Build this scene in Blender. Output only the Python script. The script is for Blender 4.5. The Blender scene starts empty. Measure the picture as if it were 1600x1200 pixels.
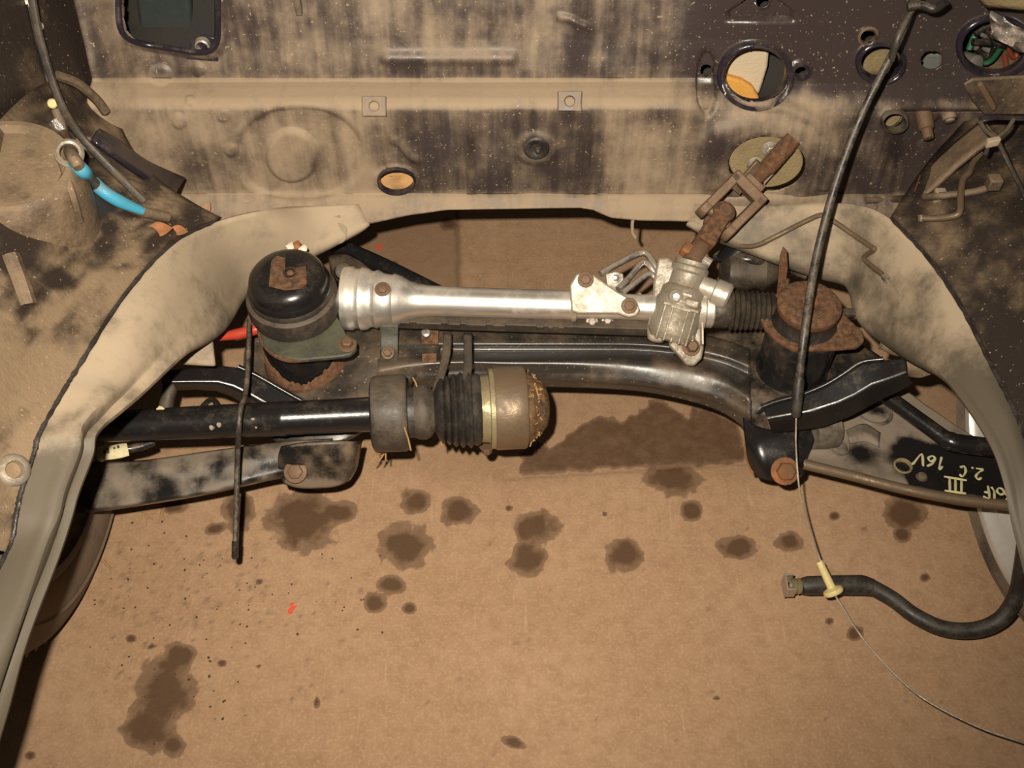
import bpy, bmesh, math, random
import numpy as np
from mathutils import Vector, Matrix
from math import radians, sin, cos, pi

# ------------------------------------------------------------------ camera, world, lights, exposure
S = bpy.context.scene
COL = S.collection
F = 1618.0                       # focal length in pixels of the 1600 px wide frame
TH = radians(50.0)               # the camera looks down 50 degrees into the engine bay
CT, ST = cos(TH), sin(TH)
CAM = Vector((-0.054, 0.0, 1.285))
cd = bpy.data.cameras.new('camera')
cd.sensor_width = 36.0
cd.lens = F / 1600.0 * 36.0
cd.clip_start = 0.02
co = bpy.data.objects.new('camera', cd)
co.location = CAM
co.rotation_euler = (radians(40.0), 0, 0)
COL.objects.link(co)
S.camera = co

W = bpy.data.worlds.new('garage_dark')
S.world = W
W.use_nodes = True
W.node_tree.nodes['Background'].inputs[0].default_value = (1.0, 0.86, 0.7, 1)
W.node_tree.nodes['Background'].inputs[1].default_value = 0.035

fl = bpy.data.lights.new('flash', 'SPOT')           # the compact camera's own flash, up and left of its lens
fl.energy = 124
fl.color = (1.0, 0.89, 0.74)
fl.shadow_soft_size = 0.011
fl.spot_size = radians(104)                          # the flash beam, soft towards its edge
fl.spot_blend = 1.0
fo = bpy.data.objects.new('flash', fl)
fo.location = CAM + Vector((-0.05, 0.045, 0.04))
fo.rotation_euler = Vector((-0.05, 0.74, -0.67)).to_track_quat('-Z', 'Y').to_euler()
COL.objects.link(fo)

S.view_settings.view_transform = 'Standard'
S.view_settings.look = 'None'
S.view_settings.gamma = 1.0
S.view_settings.exposure = 0.0
S.view_settings.use_curve_mapping = False

random.seed(7)
rng = np.random.default_rng(7)


# ------------------------------------------------------------------ measuring the photograph
def at(px, py, x=None, y=None, z=None, d=None):
    """the world point seen at a pixel, on a known plane"""
    u = (px - 800.0) / F
    v = (py - 600.0) / F
    r = Vector((u, CT - v * ST, -(ST + v * CT)))
    if x is not None:
        d = (x - CAM.x) / r.x
    elif y is not None:
        d = (y - CAM.y) / r.y
    elif z is not None:
        d = (z - CAM.z) / r.z
    return CAM + r * d


def depth(p):
    p = Vector(p) - CAM
    return p.y * CT - p.z * ST


def proj(v):
    v = np.asarray(v, float)
    X = v[:, 0] - CAM.x
    Y = v[:, 1]
    Z = v[:, 2] - CAM.z
    d = Y * CT - Z * ST
    return 800 + F * X / d, 600 + F * (-Y * ST - Z * CT) / d


# ------------------------------------------------------------------ materials
def nt_new(name):
    m = bpy.data.materials.new(name)
    m.use_nodes = True
    nt = m.node_tree
    return m, nt, nt.nodes['Principled BSDF']


def nd(nt, t, **kw):
    n = nt.nodes.new(t)
    for k, v in kw.items():
        setattr(n, k, v)
    return n


def noise(nt, vec, scale, detail=4, rough=0.6, stretch=None):
    if stretch:
        mp = nd(nt, 'ShaderNodeMapping')
        mp.inputs['Scale'].default_value = stretch
        nt.links.new(vec, mp.inputs['Vector'])
        vec = mp.outputs[0]
    n = nd(nt, 'ShaderNodeTexNoise')
    n.inputs['Scale'].default_value = scale
    n.inputs['Detail'].default_value = detail
    n.inputs['Roughness'].default_value = rough
    nt.links.new(vec, n.inputs['Vector'])
    return n.outputs['Fac']


def ramp(nt, fac, lo, hi, clamp=True):
    n = nd(nt, 'ShaderNodeMapRange', interpolation_type='SMOOTHSTEP')
    n.inputs['From Min'].default_value = lo
    n.inputs['From Max'].default_value = hi
    nt.links.new(fac, n.inputs['Value'])
    return n.outputs[0]


def mth(nt, op, a, b=None, c=None):
    n = nd(nt, 'ShaderNodeMath', operation=op)
    for i, q in enumerate((a, b, c)):
        if q is None:
            continue
        if isinstance(q, (int, float)):
            n.inputs[i].default_value = q
        else:
            nt.links.new(q, n.inputs[i])
    return n.outputs[0]


def mixc(nt, fac, a, b):
    n = nd(nt, 'ShaderNodeMix', data_type='RGBA')
    for sock, q in ((n.inputs['Factor'], fac), (n.inputs['A'], a), (n.inputs['B'], b)):
        pass
    for idx, q in ((0, fac), (6, a), (7, b)):
        if isinstance(q, (int, float)):
            n.inputs[idx].default_value = q
        elif isinstance(q, tuple):
            n.inputs[idx].default_value = (q[0], q[1], q[2], 1)
        else:
            nt.links.new(q, n.inputs[idx])
    return n.outputs[2]


def mixf(nt, fac, a, b):
    n = nd(nt, 'ShaderNodeMix', data_type='FLOAT')
    for idx, q in ((0, fac), (2, a), (3, b)):
        if isinstance(q, (int, float)):
            n.inputs[idx].default_value = q
        else:
            nt.links.new(q, n.inputs[idx])
    return n.outputs[0]


def bump(nt, bs, h, strength, dist=0.002):
    b = nd(nt, 'ShaderNodeBump')
    b.inputs['Strength'].default_value = strength
    b.inputs['Distance'].default_value = dist
    nt.links.new(h, b.inputs['Height'])
    nt.links.new(b.outputs[0], bs.inputs['Normal'])


def obco(nt):
    return nd(nt, 'ShaderNodeTexCoord').outputs['Object']


def layered(name, base, dirt, amount, rough=(0.3, 0.85), scale=14.0, metal=0.0, up=0.25, streak=0.0,
            speck=0.0, attr=False, dirt2=None, bumpy=0.3, spec=0.5, contrast=0.18):
    """a clean surface under a broken coat of dirt; dust lies thicker on faces that look up"""
    m, nt, bs = nt_new(name)
    c = obco(nt)
    n1 = noise(nt, c, scale, 6, 0.65)
    n2 = noise(nt, c, scale * 7, 4, 0.7)
    v = mth(nt, 'ADD', mth(nt, 'MULTIPLY', n1, 0.7), mth(nt, 'MULTIPLY', n2, 0.3))
    g = nd(nt, 'ShaderNodeNewGeometry')
    sx = nd(nt, 'ShaderNodeSeparateXYZ')
    nt.links.new(g.outputs['Normal'], sx.inputs[0])
    v = mth(nt, 'MULTIPLY_ADD', sx.outputs[2], up * 0.5, v)
    if streak:
        s = noise(nt, c, 60, 3, 0.6, (1.0, 0.3, 0.07))
        v = mth(nt, 'MULTIPLY_ADD', mth(nt, 'SUBTRACT', s, 0.5), streak, v)
    if attr:
        a = nd(nt, 'ShaderNodeAttribute', attribute_name='dust')
        v = mth(nt, 'MULTIPLY_ADD', a.outputs['Fac'], 0.5, v)
    mid = 0.5 + (0.5 - amount) * 0.7 + up * 0.15
    f = ramp(nt, v, mid - contrast, mid + contrast)
    d = dirt
    if dirt2:
        d = mixc(nt, ramp(nt, noise(nt, c, scale * 1.7, 5), 0.35, 0.65), dirt, dirt2)
    colr = mixc(nt, f, base, d)
    rg = mixf(nt, f, rough[0], rough[1])
    if speck:
        sp = ramp(nt, noise(nt, c, 260, 2, 0.5), 0.70 - speck * 0.1, 0.76 - speck * 0.1)
        colr = mixc(nt, mth(nt, 'MULTIPLY', sp, 0.75), colr, (0.42, 0.31, 0.2))
    nt.links.new(colr, bs.inputs['Base Color'])
    nt.links.new(rg, bs.inputs['Roughness'])
    if metal:
        nt.links.new(mixf(nt, f, metal, 0.0), bs.inputs['Metallic'])
    bs.inputs['Specular IOR Level'].default_value = spec
    bump(nt, bs, mth(nt, 'ADD', n1, n2), bumpy)
    return m


DUST = (0.27, 0.19, 0.12)
M = {}
M['firewall'] = layered('dusty_navy_paint', (0.045, 0.033, 0.031), (0.345, 0.258, 0.172), 0.45, (0.33, 0.8), 11, up=0.4, streak=0.55,
                        speck=0.35, attr=True, bumpy=0.25, contrast=0.36)
M['wing'] = layered('dirty_navy_wing', (0.03, 0.022, 0.018), (0.23, 0.16, 0.095), 0.5, (0.35, 0.85), 20, up=0.3, speck=0.2, attr=True, bumpy=0.6, contrast=0.3)
M['rail'] = layered('grey_dust_rail', (0.105, 0.086, 0.06), (0.42, 0.33, 0.228), 0.55, (0.6, 0.85), 8, up=0.1, attr=True, bumpy=0.12)
M['navy'] = layered('navy_gloss_paint', (0.02, 0.0155, 0.024), (0.1, 0.075, 0.06), 0.3, (0.2, 0.7), 20, bumpy=0.15)
M['black'] = layered('black_chassis_paint', (0.012, 0.012, 0.012), (0.15, 0.105, 0.068), 0.36, (0.2, 0.8), 16, up=0.3, attr=True, bumpy=0.15)
M['sub'] = layered('subframe_black_paint', (0.03, 0.026, 0.022), (0.13, 0.092, 0.058), 0.33, (0.34, 0.6), 11, spec=0.85, up=0.2, attr=True, bumpy=0.12, speck=0.3)
M['gloss_black'] = layered('gloss_black_paint', (0.012, 0.011, 0.011), (0.1, 0.078, 0.055), 0.18, (0.26, 0.6), 30, bumpy=0.08)
M['rubber'] = layered('black_rubber', (0.028, 0.024, 0.02), (0.115, 0.085, 0.057), 0.42, (0.38, 0.8), 20, up=0.25, bumpy=0.2)
M['tyre'] = layered('dusty_tyre_rubber', (0.03, 0.025, 0.021), (0.15, 0.105, 0.068), 0.55, (0.6, 0.9), 14, up=0.1, attr=True, bumpy=0.4)
M['alu'] = layered('cast_aluminium', (0.52, 0.47, 0.39), (0.3, 0.24, 0.165), 0.4, (0.42, 0.65), 18, metal=0.6, up=-0.1, bumpy=0.3)
M['alu_tube'] = layered('bright_aluminium', (0.84, 0.8, 0.73), (0.46, 0.37, 0.26), 0.25, (0.4, 0.55), 12, metal=0.9, bumpy=0.1)
M['alu_dull'] = layered('oily_cast_aluminium', (0.5, 0.45, 0.37), (0.19, 0.15, 0.1), 0.48, (0.36, 0.6), 30, metal=0.75, bumpy=0.5)
M['steel'] = layered('bare_steel', (0.55, 0.51, 0.46), (0.26, 0.2, 0.14), 0.4, (0.3, 0.6), 30, metal=0.9, bumpy=0.2)
M['iron'] = layered('brown_machined_iron', (0.23, 0.165, 0.105), (0.12, 0.08, 0.046), 0.5, (0.36, 0.6), 22, metal=0.7, bumpy=0.3)
M['rust'] = layered('rust', (0.16, 0.064, 0.026), (0.215, 0.118, 0.058), 0.5, (0.6, 0.9), 75, bumpy=1.0, dirt2=(0.075, 0.04, 0.023), contrast=0.2)
M['rust_orange'] = layered('orange_rust', (0.36, 0.135, 0.038), (0.15, 0.075, 0.035), 0.5, (0.7, 0.9), 40, bumpy=0.6)
M['rust_steel'] = layered('rusty_brown_steel', (0.2, 0.13, 0.08), (0.145, 0.08, 0.043), 0.5, (0.4, 0.7), 40, metal=0.5, bumpy=0.5, contrast=0.28)
M['grease'] = layered('dirty_grease', (0.12, 0.068, 0.032), (0.26, 0.135, 0.052), 0.5, (0.3, 0.8), 60, bumpy=1.0, dirt2=(0.04, 0.025, 0.015))
M['felt'] = layered('yellow_brown_felt', (0.3, 0.23, 0.115), (0.21, 0.155, 0.08), 0.5, (0.9, 0.95), 30, bumpy=0.9)
M['foam_white'] = layered('cream_foam', (0.6, 0.49, 0.34), (0.55, 0.44, 0.31), 0.25, (0.9, 0.95), 30, bumpy=0.5)
M['foam_orange'] = layered('orange_foam_edge', (0.72, 0.36, 0.07), (0.6, 0.3, 0.06), 0.3, (0.9, 0.95), 40, bumpy=0.5)
M['foam_tan'] = layered('tan_insulation', (0.55, 0.32, 0.12), (0.36, 0.22, 0.1), 0.4, (0.9, 0.95), 40, bumpy=0.9)
M['interior'] = layered('dark_interior', (0.010, 0.009, 0.008), (0.03, 0.025, 0.018), 0.4, (0.7, 0.9), 10)
M['teal'] = layered('teal_grey_duct', (0.032, 0.043, 0.041), (0.04, 0.042, 0.036), 0.4, (0.5, 0.8), 8)
M['grey_plastic'] = layered('grey_blue_plastic', (0.16, 0.165, 0.16), (0.15, 0.13, 0.1), 0.4, (0.5, 0.8), 20)
M['blue'] = layered('bright_blue_sleeve', (0.05, 0.33, 0.5), (0.2, 0.22, 0.2), 0.32, (0.4, 0.8), 60)
M['red'] = layered('red_plastic', (0.5, 0.05, 0.025), (0.36, 0.08, 0.045), 0.25, (0.35, 0.6), 25, bumpy=0.05)
M['yellow'] = layered('pale_yellow_plastic', (0.72, 0.6, 0.27), (0.5, 0.42, 0.22), 0.3, (0.45, 0.7), 40, bumpy=0.1)
M['tag'] = layered('cream_yellow_label', (0.72, 0.64, 0.38), (0.5, 0.42, 0.26), 0.3, (0.6, 0.8), 40)
M['paint_mark'] = layered('yellow_marker_paint', (0.62, 0.55, 0.25), (0.5, 0.48, 0.33), 0.4, (0.5, 0.7), 70, bumpy=0.1)
M['sleeve'] = layered('worn_black_sleeve', (0.022, 0.02, 0.018), (0.2, 0.16, 0.12), 0.36, (0.3, 0.7), 60, bumpy=0.2)
M['hose'] = layered('black_hose_rubber', (0.02, 0.018, 0.016), (0.08, 0.065, 0.05), 0.35, (0.4, 0.75), 40, bumpy=0.15)
M['wire'] = layered('bare_steel_wire', (0.8, 0.74, 0.62), (0.55, 0.48, 0.37), 0.3, (0.3, 0.5), 50, metal=0.8)
M['rim'] = layered('silver_wheel_paint', (0.72, 0.69, 0.64), (0.36, 0.32, 0.26), 0.35, (0.35, 0.6), 12, metal=0.35, bumpy=0.05)
M['rim_back'] = layered('pale_wheel_disc', (0.75, 0.69, 0.64), (0.55, 0.49, 0.44), 0.3, (0.5, 0.7), 10, bumpy=0.05)
M['brass'] = layered('greenish_yellow_zinc', (0.36, 0.31, 0.17), (0.16, 0.12, 0.07), 0.42, (0.35, 0.7), 40, metal=0.5, bumpy=0.3)
M['foil'] = layered('crumpled_foil', (0.85, 0.8, 0.76), (0.3, 0.22, 0.16), 0.3, (0.2, 0.5), 50, metal=1.0, bumpy=1.0)
M['green_wire'] = layered('green_wire', (0.025, 0.13, 0.06), (0.04, 0.06, 0.035), 0.3, (0.4, 0.7), 30)
M['red_wire'] = layered('red_brown_wire', (0.25, 0.06, 0.03), (0.1, 0.05, 0.03), 0.3, (0.4, 0.7), 30)
M['straw'] = layered('dry_straw', (0.42, 0.25, 0.1), (0.28, 0.16, 0.065), 0.4, (0.7, 0.9), 60, bumpy=0.1)
M['leaf'] = layered('orange_dry_leaf', (0.36, 0.125, 0.035), (0.2, 0.09, 0.035), 0.45, (0.6, 0.8), 60)
M['leaf_tan'] = layered('tan_dry_leaf', (0.42, 0.23, 0.13), (0.3, 0.17, 0.1), 0.4, (0.6, 0.8), 60)
M['white_bit'] = layered('white_scrap', (0.8, 0.74, 0.62), (0.6, 0.5, 0.38), 0.3, (0.6, 0.8), 60)
M['dirt_bit'] = layered('dark_crumb', (0.05, 0.035, 0.025), (0.12, 0.08, 0.05), 0.4, (0.7, 0.9), 60)
M['arm_plate'] = layered('control_arm_paint', (0.013, 0.012, 0.012), (0.225, 0.18, 0.135), 0.5, (0.22, 0.8), 9, up=0.1, attr=True, bumpy=0.15)
M['sealer'] = layered('dark_sealer', (0.02, 0.017, 0.016), (0.08, 0.065, 0.055), 0.3, (0.3, 0.7), 40, bumpy=0.4)
M['green_paint'] = layered('green_stained_iron', (0.045, 0.042, 0.034), (0.092, 0.092, 0.058), 0.42, (0.45, 0.75), 26, bumpy=0.3)


# ------------------------------------------------------------------ mesh building
class MB:
    def __init__(self):
        self.v = []
        self.f = []

    def _add(self, vs, fs):
        o = len(self.v)
        self.v += [tuple(p) for p in vs]
        self.f += [tuple(i + o for i in q) for q in fs]
        return self

    def box(self, c, ux, uy, uz):
        c, ux, uy, uz = map(Vector, (c, ux, uy, uz))
        vs = [c + ux * a + uy * b + uz * e for a in (-1, 1) for b in (-1, 1) for e in (-1, 1)]
        return self._add(vs, [(0, 1, 3, 2), (4, 6, 7, 5), (0, 4, 5, 1), (2, 3, 7, 6), (0, 2, 6, 4), (1, 5, 7, 3)])

    def tube(self, pts, r, n=12, caps=True, flat=1.0):
        pts = [Vector(p) for p in pts]
        k = len(pts)
        rs = r if isinstance(r, (list, tuple)) else [r] * k
        tang = []
        for i in range(k):
            t = pts[min(i + 1, k - 1)] - pts[max(i - 1, 0)]
            tang.append(t.normalized())
        up = Vector((0, 0, 1)) if abs(tang[0].z) < 0.9 else Vector((0, 1, 0))
        nx = tang[0].cross(up).normalized()
        vs, fs = [], []
        for i in range(k):
            t = tang[i]
            nx = (nx - t * nx.dot(t)).normalized()
            ny = t.cross(nx)
            for j in range(n):
                a = 2 * pi * j / n
                vs.append(pts[i] + nx * (cos(a) * rs[i]) + ny * (sin(a) * rs[i] * flat))
        for i in range(k - 1):
            for j in range(n):
                a, b = i * n + j, i * n + (j + 1) % n
                fs.append((a, b, b + n, a + n))
        if caps:
            fs.append(tuple(range(n - 1, -1, -1)))
            fs.append(tuple((k - 1) * n + j for j in range(n)))
        return self._add(vs, fs)

    def lathe(self, o, axis, prof, n=32, caps=True, wob=0.0, arc=None):
        """prof: (distance along axis, radius)"""
        o, ax = Vector(o), Vector(axis).normalized()
        up = Vector((0, 0, 1)) if abs(ax.z) < 0.9 else Vector((0, 1, 0))
        nx = ax.cross(up).normalized()
        ny = ax.cross(nx)
        vs, fs = [], []
        for (t, r) in prof:
            for j in range(n):
                a = 2 * pi * j / n
                q = r * (1 + wob * random.uniform(-1, 1))
                vs.append(o + ax * t + nx * (cos(a) * q) + ny * (sin(a) * q))
        for i in range(len(prof) - 1):
            for j in range(n):
                a, b = i * n + j, i * n + (j + 1) % n
                fs.append((a, b, b + n, a + n))
        if caps:
            fs.append(tuple(range(n - 1, -1, -1)))
            fs.append(tuple((len(prof) - 1) * n + j for j in range(n)))
        return self._add(vs, fs)

    def prism(self, pts, off):
        """a flat outline (world points) pushed along the vector off"""
        pts = [Vector(p) for p in pts]
        off = Vector(off)
        n = len(pts)
        vs = pts + [p + off for p in pts]
        fs = [tuple(range(n - 1, -1, -1)), tuple(range(n, 2 * n))]
        fs += [(i, (i + 1) % n, (i + 1) % n + n, i + n) for i in range(n)]
        return self._add(vs, fs)

    def patch(self, ctrl, su=6, sv=6):
        """smooth sheet through a grid of points (Catmull-Rom both ways)"""
        g = np.array([[tuple(p) for p in row] for row in ctrl], float)
        g = cr(g, su)
        g = np.swapaxes(cr(np.swapaxes(g, 0, 1), sv), 0, 1)
        a, b = g.shape[:2]
        vs = g.reshape(-1, 3)
        fs = [(i * b + j, i * b + j + 1, (i + 1) * b + j + 1, (i + 1) * b + j) for i in range(a - 1) for j in range(b - 1)]
        return self._add(vs, fs)

    def hexbolt(self, c, axis, r, h=0.6):
        ax = Vector(axis).normalized()
        self.lathe(Vector(c), ax, [(0, r * 1.5), (r * 0.25, r * 1.5), (r * 0.3, r * 1.35)], 16)
        self.lathe(Vector(c) + ax * r * 0.2, ax, [(0, r), (r * h, r), (r * h * 1.25, r * 0.8)], 6)
        return self

    def build(self, name, mat, parent=None, bevel=0.0, solid=0.0, sub=0, angle=40, dust=None, segs=2):
        me = bpy.data.meshes.new(name)
        loc = Vector((0, 0, 0))
        p = parent
        while p is not None:
            loc = loc + p.location
            p = p.parent
        V = np.array(self.v, float)
        me.from_pydata((V - np.array(loc)).tolist(), [], self.f)
        me.validate()
        me.update()
        bm = bmesh.new()
        bm.from_mesh(me)
        bmesh.ops.recalc_face_normals(bm, faces=bm.faces)
        bm.to_mesh(me)
        bm.free()
        me.polygons.foreach_set('use_smooth', [True] * len(me.polygons))
        me.set_sharp_from_angle(angle=radians(angle))
        if dust is not None and len(me.vertices) == len(V):
            px, py = proj(V)
            a = me.attributes.new('dust', 'FLOAT', 'POINT')
            a.data.foreach_set('value', np.asarray(dust(px, py, V), np.float32))
        me.materials.append(M[mat] if isinstance(mat, str) else mat)
        o = bpy.data.objects.new(name, me)
        COL.objects.link(o)
        if parent is not None:
            o.parent = parent
        if solid:
            s = o.modifiers.new('thickness', 'SOLIDIFY')
            s.thickness = abs(solid)
            s.offset = -1 if solid > 0 else 1
        if bevel:
            b = o.modifiers.new('bevel', 'BEVEL')
            b.width = bevel
            b.segments = segs
            b.limit_method = 'ANGLE'
            b.angle_limit = radians(35)
            b.harden_normals = False
        if sub:
            s = o.modifiers.new('sub', 'SUBSURF')
            s.levels = s.render_levels = sub
        return o


def cr(g, k):
    """Catmull-Rom resampling of the first axis, k steps per span"""
    n = g.shape[0]
    if n < 2:
        return g
    ext = np.concatenate([2 * g[:1] - g[1:2], g, 2 * g[-1:] - g[-2:-1]], 0)
    out = []
    for i in range(n - 1):
        p0, p1, p2, p3 = ext[i], ext[i + 1], ext[i + 2], ext[i + 3]
        for s in range(k):
            t = s / k
            out.append(0.5 * (2 * p1 + (p2 - p0) * t + (2 * p0 - 5 * p1 + 4 * p2 - p3) * t * t + (3 * p1 - p0 - 3 * p2 + p3) * t ** 3))
    out.append(g[-1])
    return np.array(out)


def smooth_path(pts, k=8):
    return [Vector(p) for p in cr(np.array([tuple(p) for p in pts], float), k)]


def thing(name, label, cat, loc=(0, 0, 0), group=None):
    o = bpy.data.objects.new(name, None)
    o.location = loc
    o.empty_display_size = 0.05
    COL.objects.link(o)
    o['label'] = label
    o['category'] = cat
    if group:
        o['group'] = group
    return o


def tag(o, label, cat, group=None, kind=None):
    if label:
        o['label'] = label
    if cat:
        o['category'] = cat
    if group:
        o['group'] = group
    if kind:
        o['kind'] = kind
    return o


def lab(o, label):
    o['label'] = label
    return o


def ss(a, b, x):
    t = np.clip((x - a) / (b - a), 0, 1)
    return t * t * (3 - 2 * t)


def gauss(px, py, cx, cy, sx, sy):
    return np.exp(-((px - cx) / sx) ** 2 - ((py - cy) / sy) ** 2)


def inpoly(px, py, poly):
    r = np.zeros(px.shape, bool)
    n = len(poly)
    j = n - 1
    for i in range(n):
        xi, yi = poly[i]
        xj, yj = poly[j]
        c = ((yi > py) != (yj > py)) & (px < (xj - xi) * (py - yi) / (yj - yi + 1e-9) + xi)
        r ^= c
        j = i
    return r


def vnoise(px, py, s, seed=0):
    """smooth value noise on pixel or metre coordinates, -1..1"""
    g = np.random.default_rng(seed).uniform(-1, 1, (64, 64))
    x, y = px / s, py / s
    xi, yi = np.floor(x).astype(int), np.floor(y).astype(int)
    fx, fy = x - xi, y - yi
    fx, fy = fx * fx * (3 - 2 * fx), fy * fy * (3 - 2 * fy)
    a = g[xi % 64, yi % 64]
    b = g[(xi + 1) % 64, yi % 64]
    c = g[xi % 64, (yi + 1) % 64]
    d = g[(xi + 1) % 64, (yi + 1) % 64]
    return (a * (1 - fx) + b * fx) * (1 - fy) + (c * (1 - fx) + d * fx) * fy


# ------------------------------------------------------------------ the floor
def dense(lo, hi, a, b, step, coarse=0.12):
    l = list(np.arange(lo, a, coarse))
    m = list(np.arange(a, b, step))
    r = list(np.arange(b, hi, coarse))
    return np.array(l + m + r)


def ell_field(px, py, cx, cy, rx, ry, rot=0):
    c, s = math.cos(rot), math.sin(rot)
    dx, dy = px - cx, py - cy
    u, v = (dx * c + dy * s) / rx, (-dx * s + dy * c) / ry
    return 1 - np.sqrt(u * u + v * v)


STAINS = [(470, 815, 56, 50, 0), (632, 853, 42, 37, 0), (716, 799, 32, 23, 0), (836, 824, 38, 28, 0), (824, 872, 30, 28, 0),
          (975, 868, 30, 30, 0), (650, 782, 26, 22, 0), (1050, 747, 46, 27, 0.1), (1082, 798, 20, 17, 0), (1152, 855, 34, 18, 0),
          (1234, 845, 24, 18, 0), (1415, 802, 34, 30, 0), (1410, 835, 17, 14, 0), (1304, 806, 9, 7, 0), (372, 798, 26, 38, 0),
          (338, 826, 20, 10, -0.3), (612, 913, 24, 16, 0), (586, 941, 20, 17, 0), (282, 1024, 27, 22, 0), (258, 1080, 46, 66, 0.25),
          (232, 1138, 42, 42, 0), (270, 1165, 20, 18, 0), (805, 1160, 20, 9, 0.3), (495, 1098, 6, 10, 0), (1296, 970, 8, 6, 0),
          (1445, 902, 9, 7, 0), (270, 791, 22, 12, 0), (530, 800, 30, 18, 0), (47, 1180, 9, 7, 0), (347, 1036, 8, 6, 0), (404, 1041, 5, 4, 0),
          (205, 998, 9, 7, 0), (237, 1010, 6, 5, 0), (405, 909, 6, 5, 0), (1120, 1090, 7, 4, 0), (945, 803, 5, 4, 0), (795, 794, 6, 5, 0),
          (640, 950, 12, 10, 0), (1335, 990, 14, 12, 0), (615, 415, 9, 8, 0), (560, 395, 10, 10, 0), (700, 350, 14, 10, 0)]
WET = [(812, 742), (812, 705), (838, 690), (860, 700), (890, 680), (920, 655), (945, 648), (975, 660), (1000, 640), (1015, 625), (1035, 622),
       (1060, 645), (1075, 655), (1085, 635), (1110, 640), (1145, 655), (1165, 700), (1160, 722), (1050, 728), (930, 735)]


def floor_attr(px, py, V):
    n1 = vnoise(px, py, 17, 1) * 0.22 + vnoise(px, py, 7, 2) * 0.14
    f = np.full(px.shape, -1.0)
    for s in STAINS:
        f = np.maximum(f, ell_field(px, py, *s) + n1 * (0.8 if s[2] > 12 else 0.3))
    w = np.full(px.shape, -1.0)
    ins = inpoly(px + vnoise(px, py, 12, 3) * 5, py + vnoise(px, py, 12, 4) * 4, WET)
    acc = np.zeros(px.shape)
    jx, jy = vnoise(px, py, 12, 3) * 5, vnoise(px, py, 12, 4) * 4
    near = (px > 760) & (px < 1220) & (py > 580) & (py < 790)
    for k in range(12):
        acc[near] += inpoly(px[near] + jx[near] + 6 * math.cos(k * 2.4) * (k / 11), py[near] + jy[near] + 6 * math.sin(k * 2.4) * (k / 11), WET)
    w = np.where(near, acc / 12.0 * 0.8 - 0.4, -1.0)
    return np.maximum(f, w)


xs = dense(-3, 3, -0.95, 0.98, 0.0045)
ys = dense(-1.0, 3.6, 0.40, 1.62, 0.0045)
gx, gy = np.meshgrid(xs, ys, indexing='ij')
V = np.stack([gx.ravel(), gy.ravel(), np.zeros(gx.size)], 1)
px, py = proj(V)
# the joint between two slabs and worn relief
jl = 745 - (px - 800) * 0.064
joint = np.exp(-((py - jl) / 2.2) ** 2) * (px > 790) * (px < 1200)
jv = np.exp(-((px - (716 + vnoise(py, py, 20, 9) * 2)) / 3.0) ** 2) * (py < 470)
V[:, 2] = vnoise(gx.ravel() * 100, gy.ravel() * 100, 7, 5) * 0.0006 - joint * 0.003 - jv * 0.006 - 0.0006
A, B = gx.shape
idx = np.arange(A * B).reshape(A, B)
quads = np.stack([idx[:-1, :-1].ravel(), idx[1:, :-1].ravel(), idx[1:, 1:].ravel(), idx[:-1, 1:].ravel()], 1)
me = bpy.data.meshes.new('floor')
me.from_pydata(V.tolist(), [], quads.tolist())
me.update()
me.polygons.foreach_set('use_smooth', [True] * len(me.polygons))
a = me.attributes.new('stain', 'FLOAT', 'POINT')
a.data.foreach_set('value', floor_attr(px, py, V).astype(np.float32))
old = ss(722, 712, px) * ss(560, 470, py) * 0.9 + ss(560, 760, px) * ss(770, 730, py) * ss(560, 600, py) * 0.55
gl = np.zeros(px.shape)
spots = [(rng.uniform(180, 420), rng.uniform(845, 985)) for _ in range(95)] + [(rng.uniform(150, 560), rng.uniform(860, 1120)) for _ in range(60)] \
    + [(rng.uniform(520, 1600), rng.uniform(800, 1190)) for _ in range(40)]
for (sx, sy) in spots:
    rr = rng.uniform(1.8, 4.6)
    mk = (abs(px - sx) < 14) & (abs(py - sy) < 14)
    gl[mk] = np.maximum(gl[mk], ss(1.5, 0.4, np.hypot(px[mk] - sx, (py[mk] - sy) * 1.2) / rr) * rng.uniform(0.4, 0.9))
red = np.maximum(ell_field(px, py, 457, 950, 6, 10, 0.4) + vnoise(px, py, 6, 8) * 0.8 - 0.15, ell_field(px, py, 592, 386, 6, 5))
for nm, val in (('old', old + joint * 0.3 + jv * 1.2), ('fleck', gl), ('redmark', red)):
    a = me.attributes.new(nm, 'FLOAT', 'POINT')
    a.data.foreach_set('value', val.astype(np.float32))

m, nt, bs = nt_new('oil_spotted_concrete')
c = obco(nt)
n1 = noise(nt, c, 3.2, 6, 0.6)
n2 = noise(nt, c, 42, 6, 0.7)
n3 = noise(nt, c, 240, 3, 0.6)
at_s = nd(nt, 'ShaderNodeAttribute', attribute_name='stain').outputs['Fac']
at_o = nd(nt, 'ShaderNodeAttribute', attribute_name='old').outputs['Fac']
at_f = nd(nt, 'ShaderNodeAttribute', attribute_name='fleck').outputs['Fac']
at_r = nd(nt, 'ShaderNodeAttribute', attribute_name='redmark').outputs['Fac']
basec = mixc(nt, ramp(nt, n1, 0.3, 0.7), (0.385, 0.236, 0.134), (0.46, 0.293, 0.175))
basec = mixc(nt, mth(nt, 'MULTIPLY', ramp(nt, n2, 0.35, 0.75), 0.55), basec, (0.27, 0.157, 0.086))
basec = mixc(nt, mth(nt, 'MULTIPLY', ramp(nt, n3, 0.45, 0.75), 0.5), basec, (0.54, 0.37, 0.235))
sc = nd(nt, 'ShaderNodeMapping')
sc.inputs['Rotation'].default_value = (0, 0, 0.5)
sc.inputs['Scale'].default_value = (1, 0.08, 1)
nt.links.new(c, sc.inputs[0])
scr = noise(nt, sc.outputs[0], 150, 2, 0.5)
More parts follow.
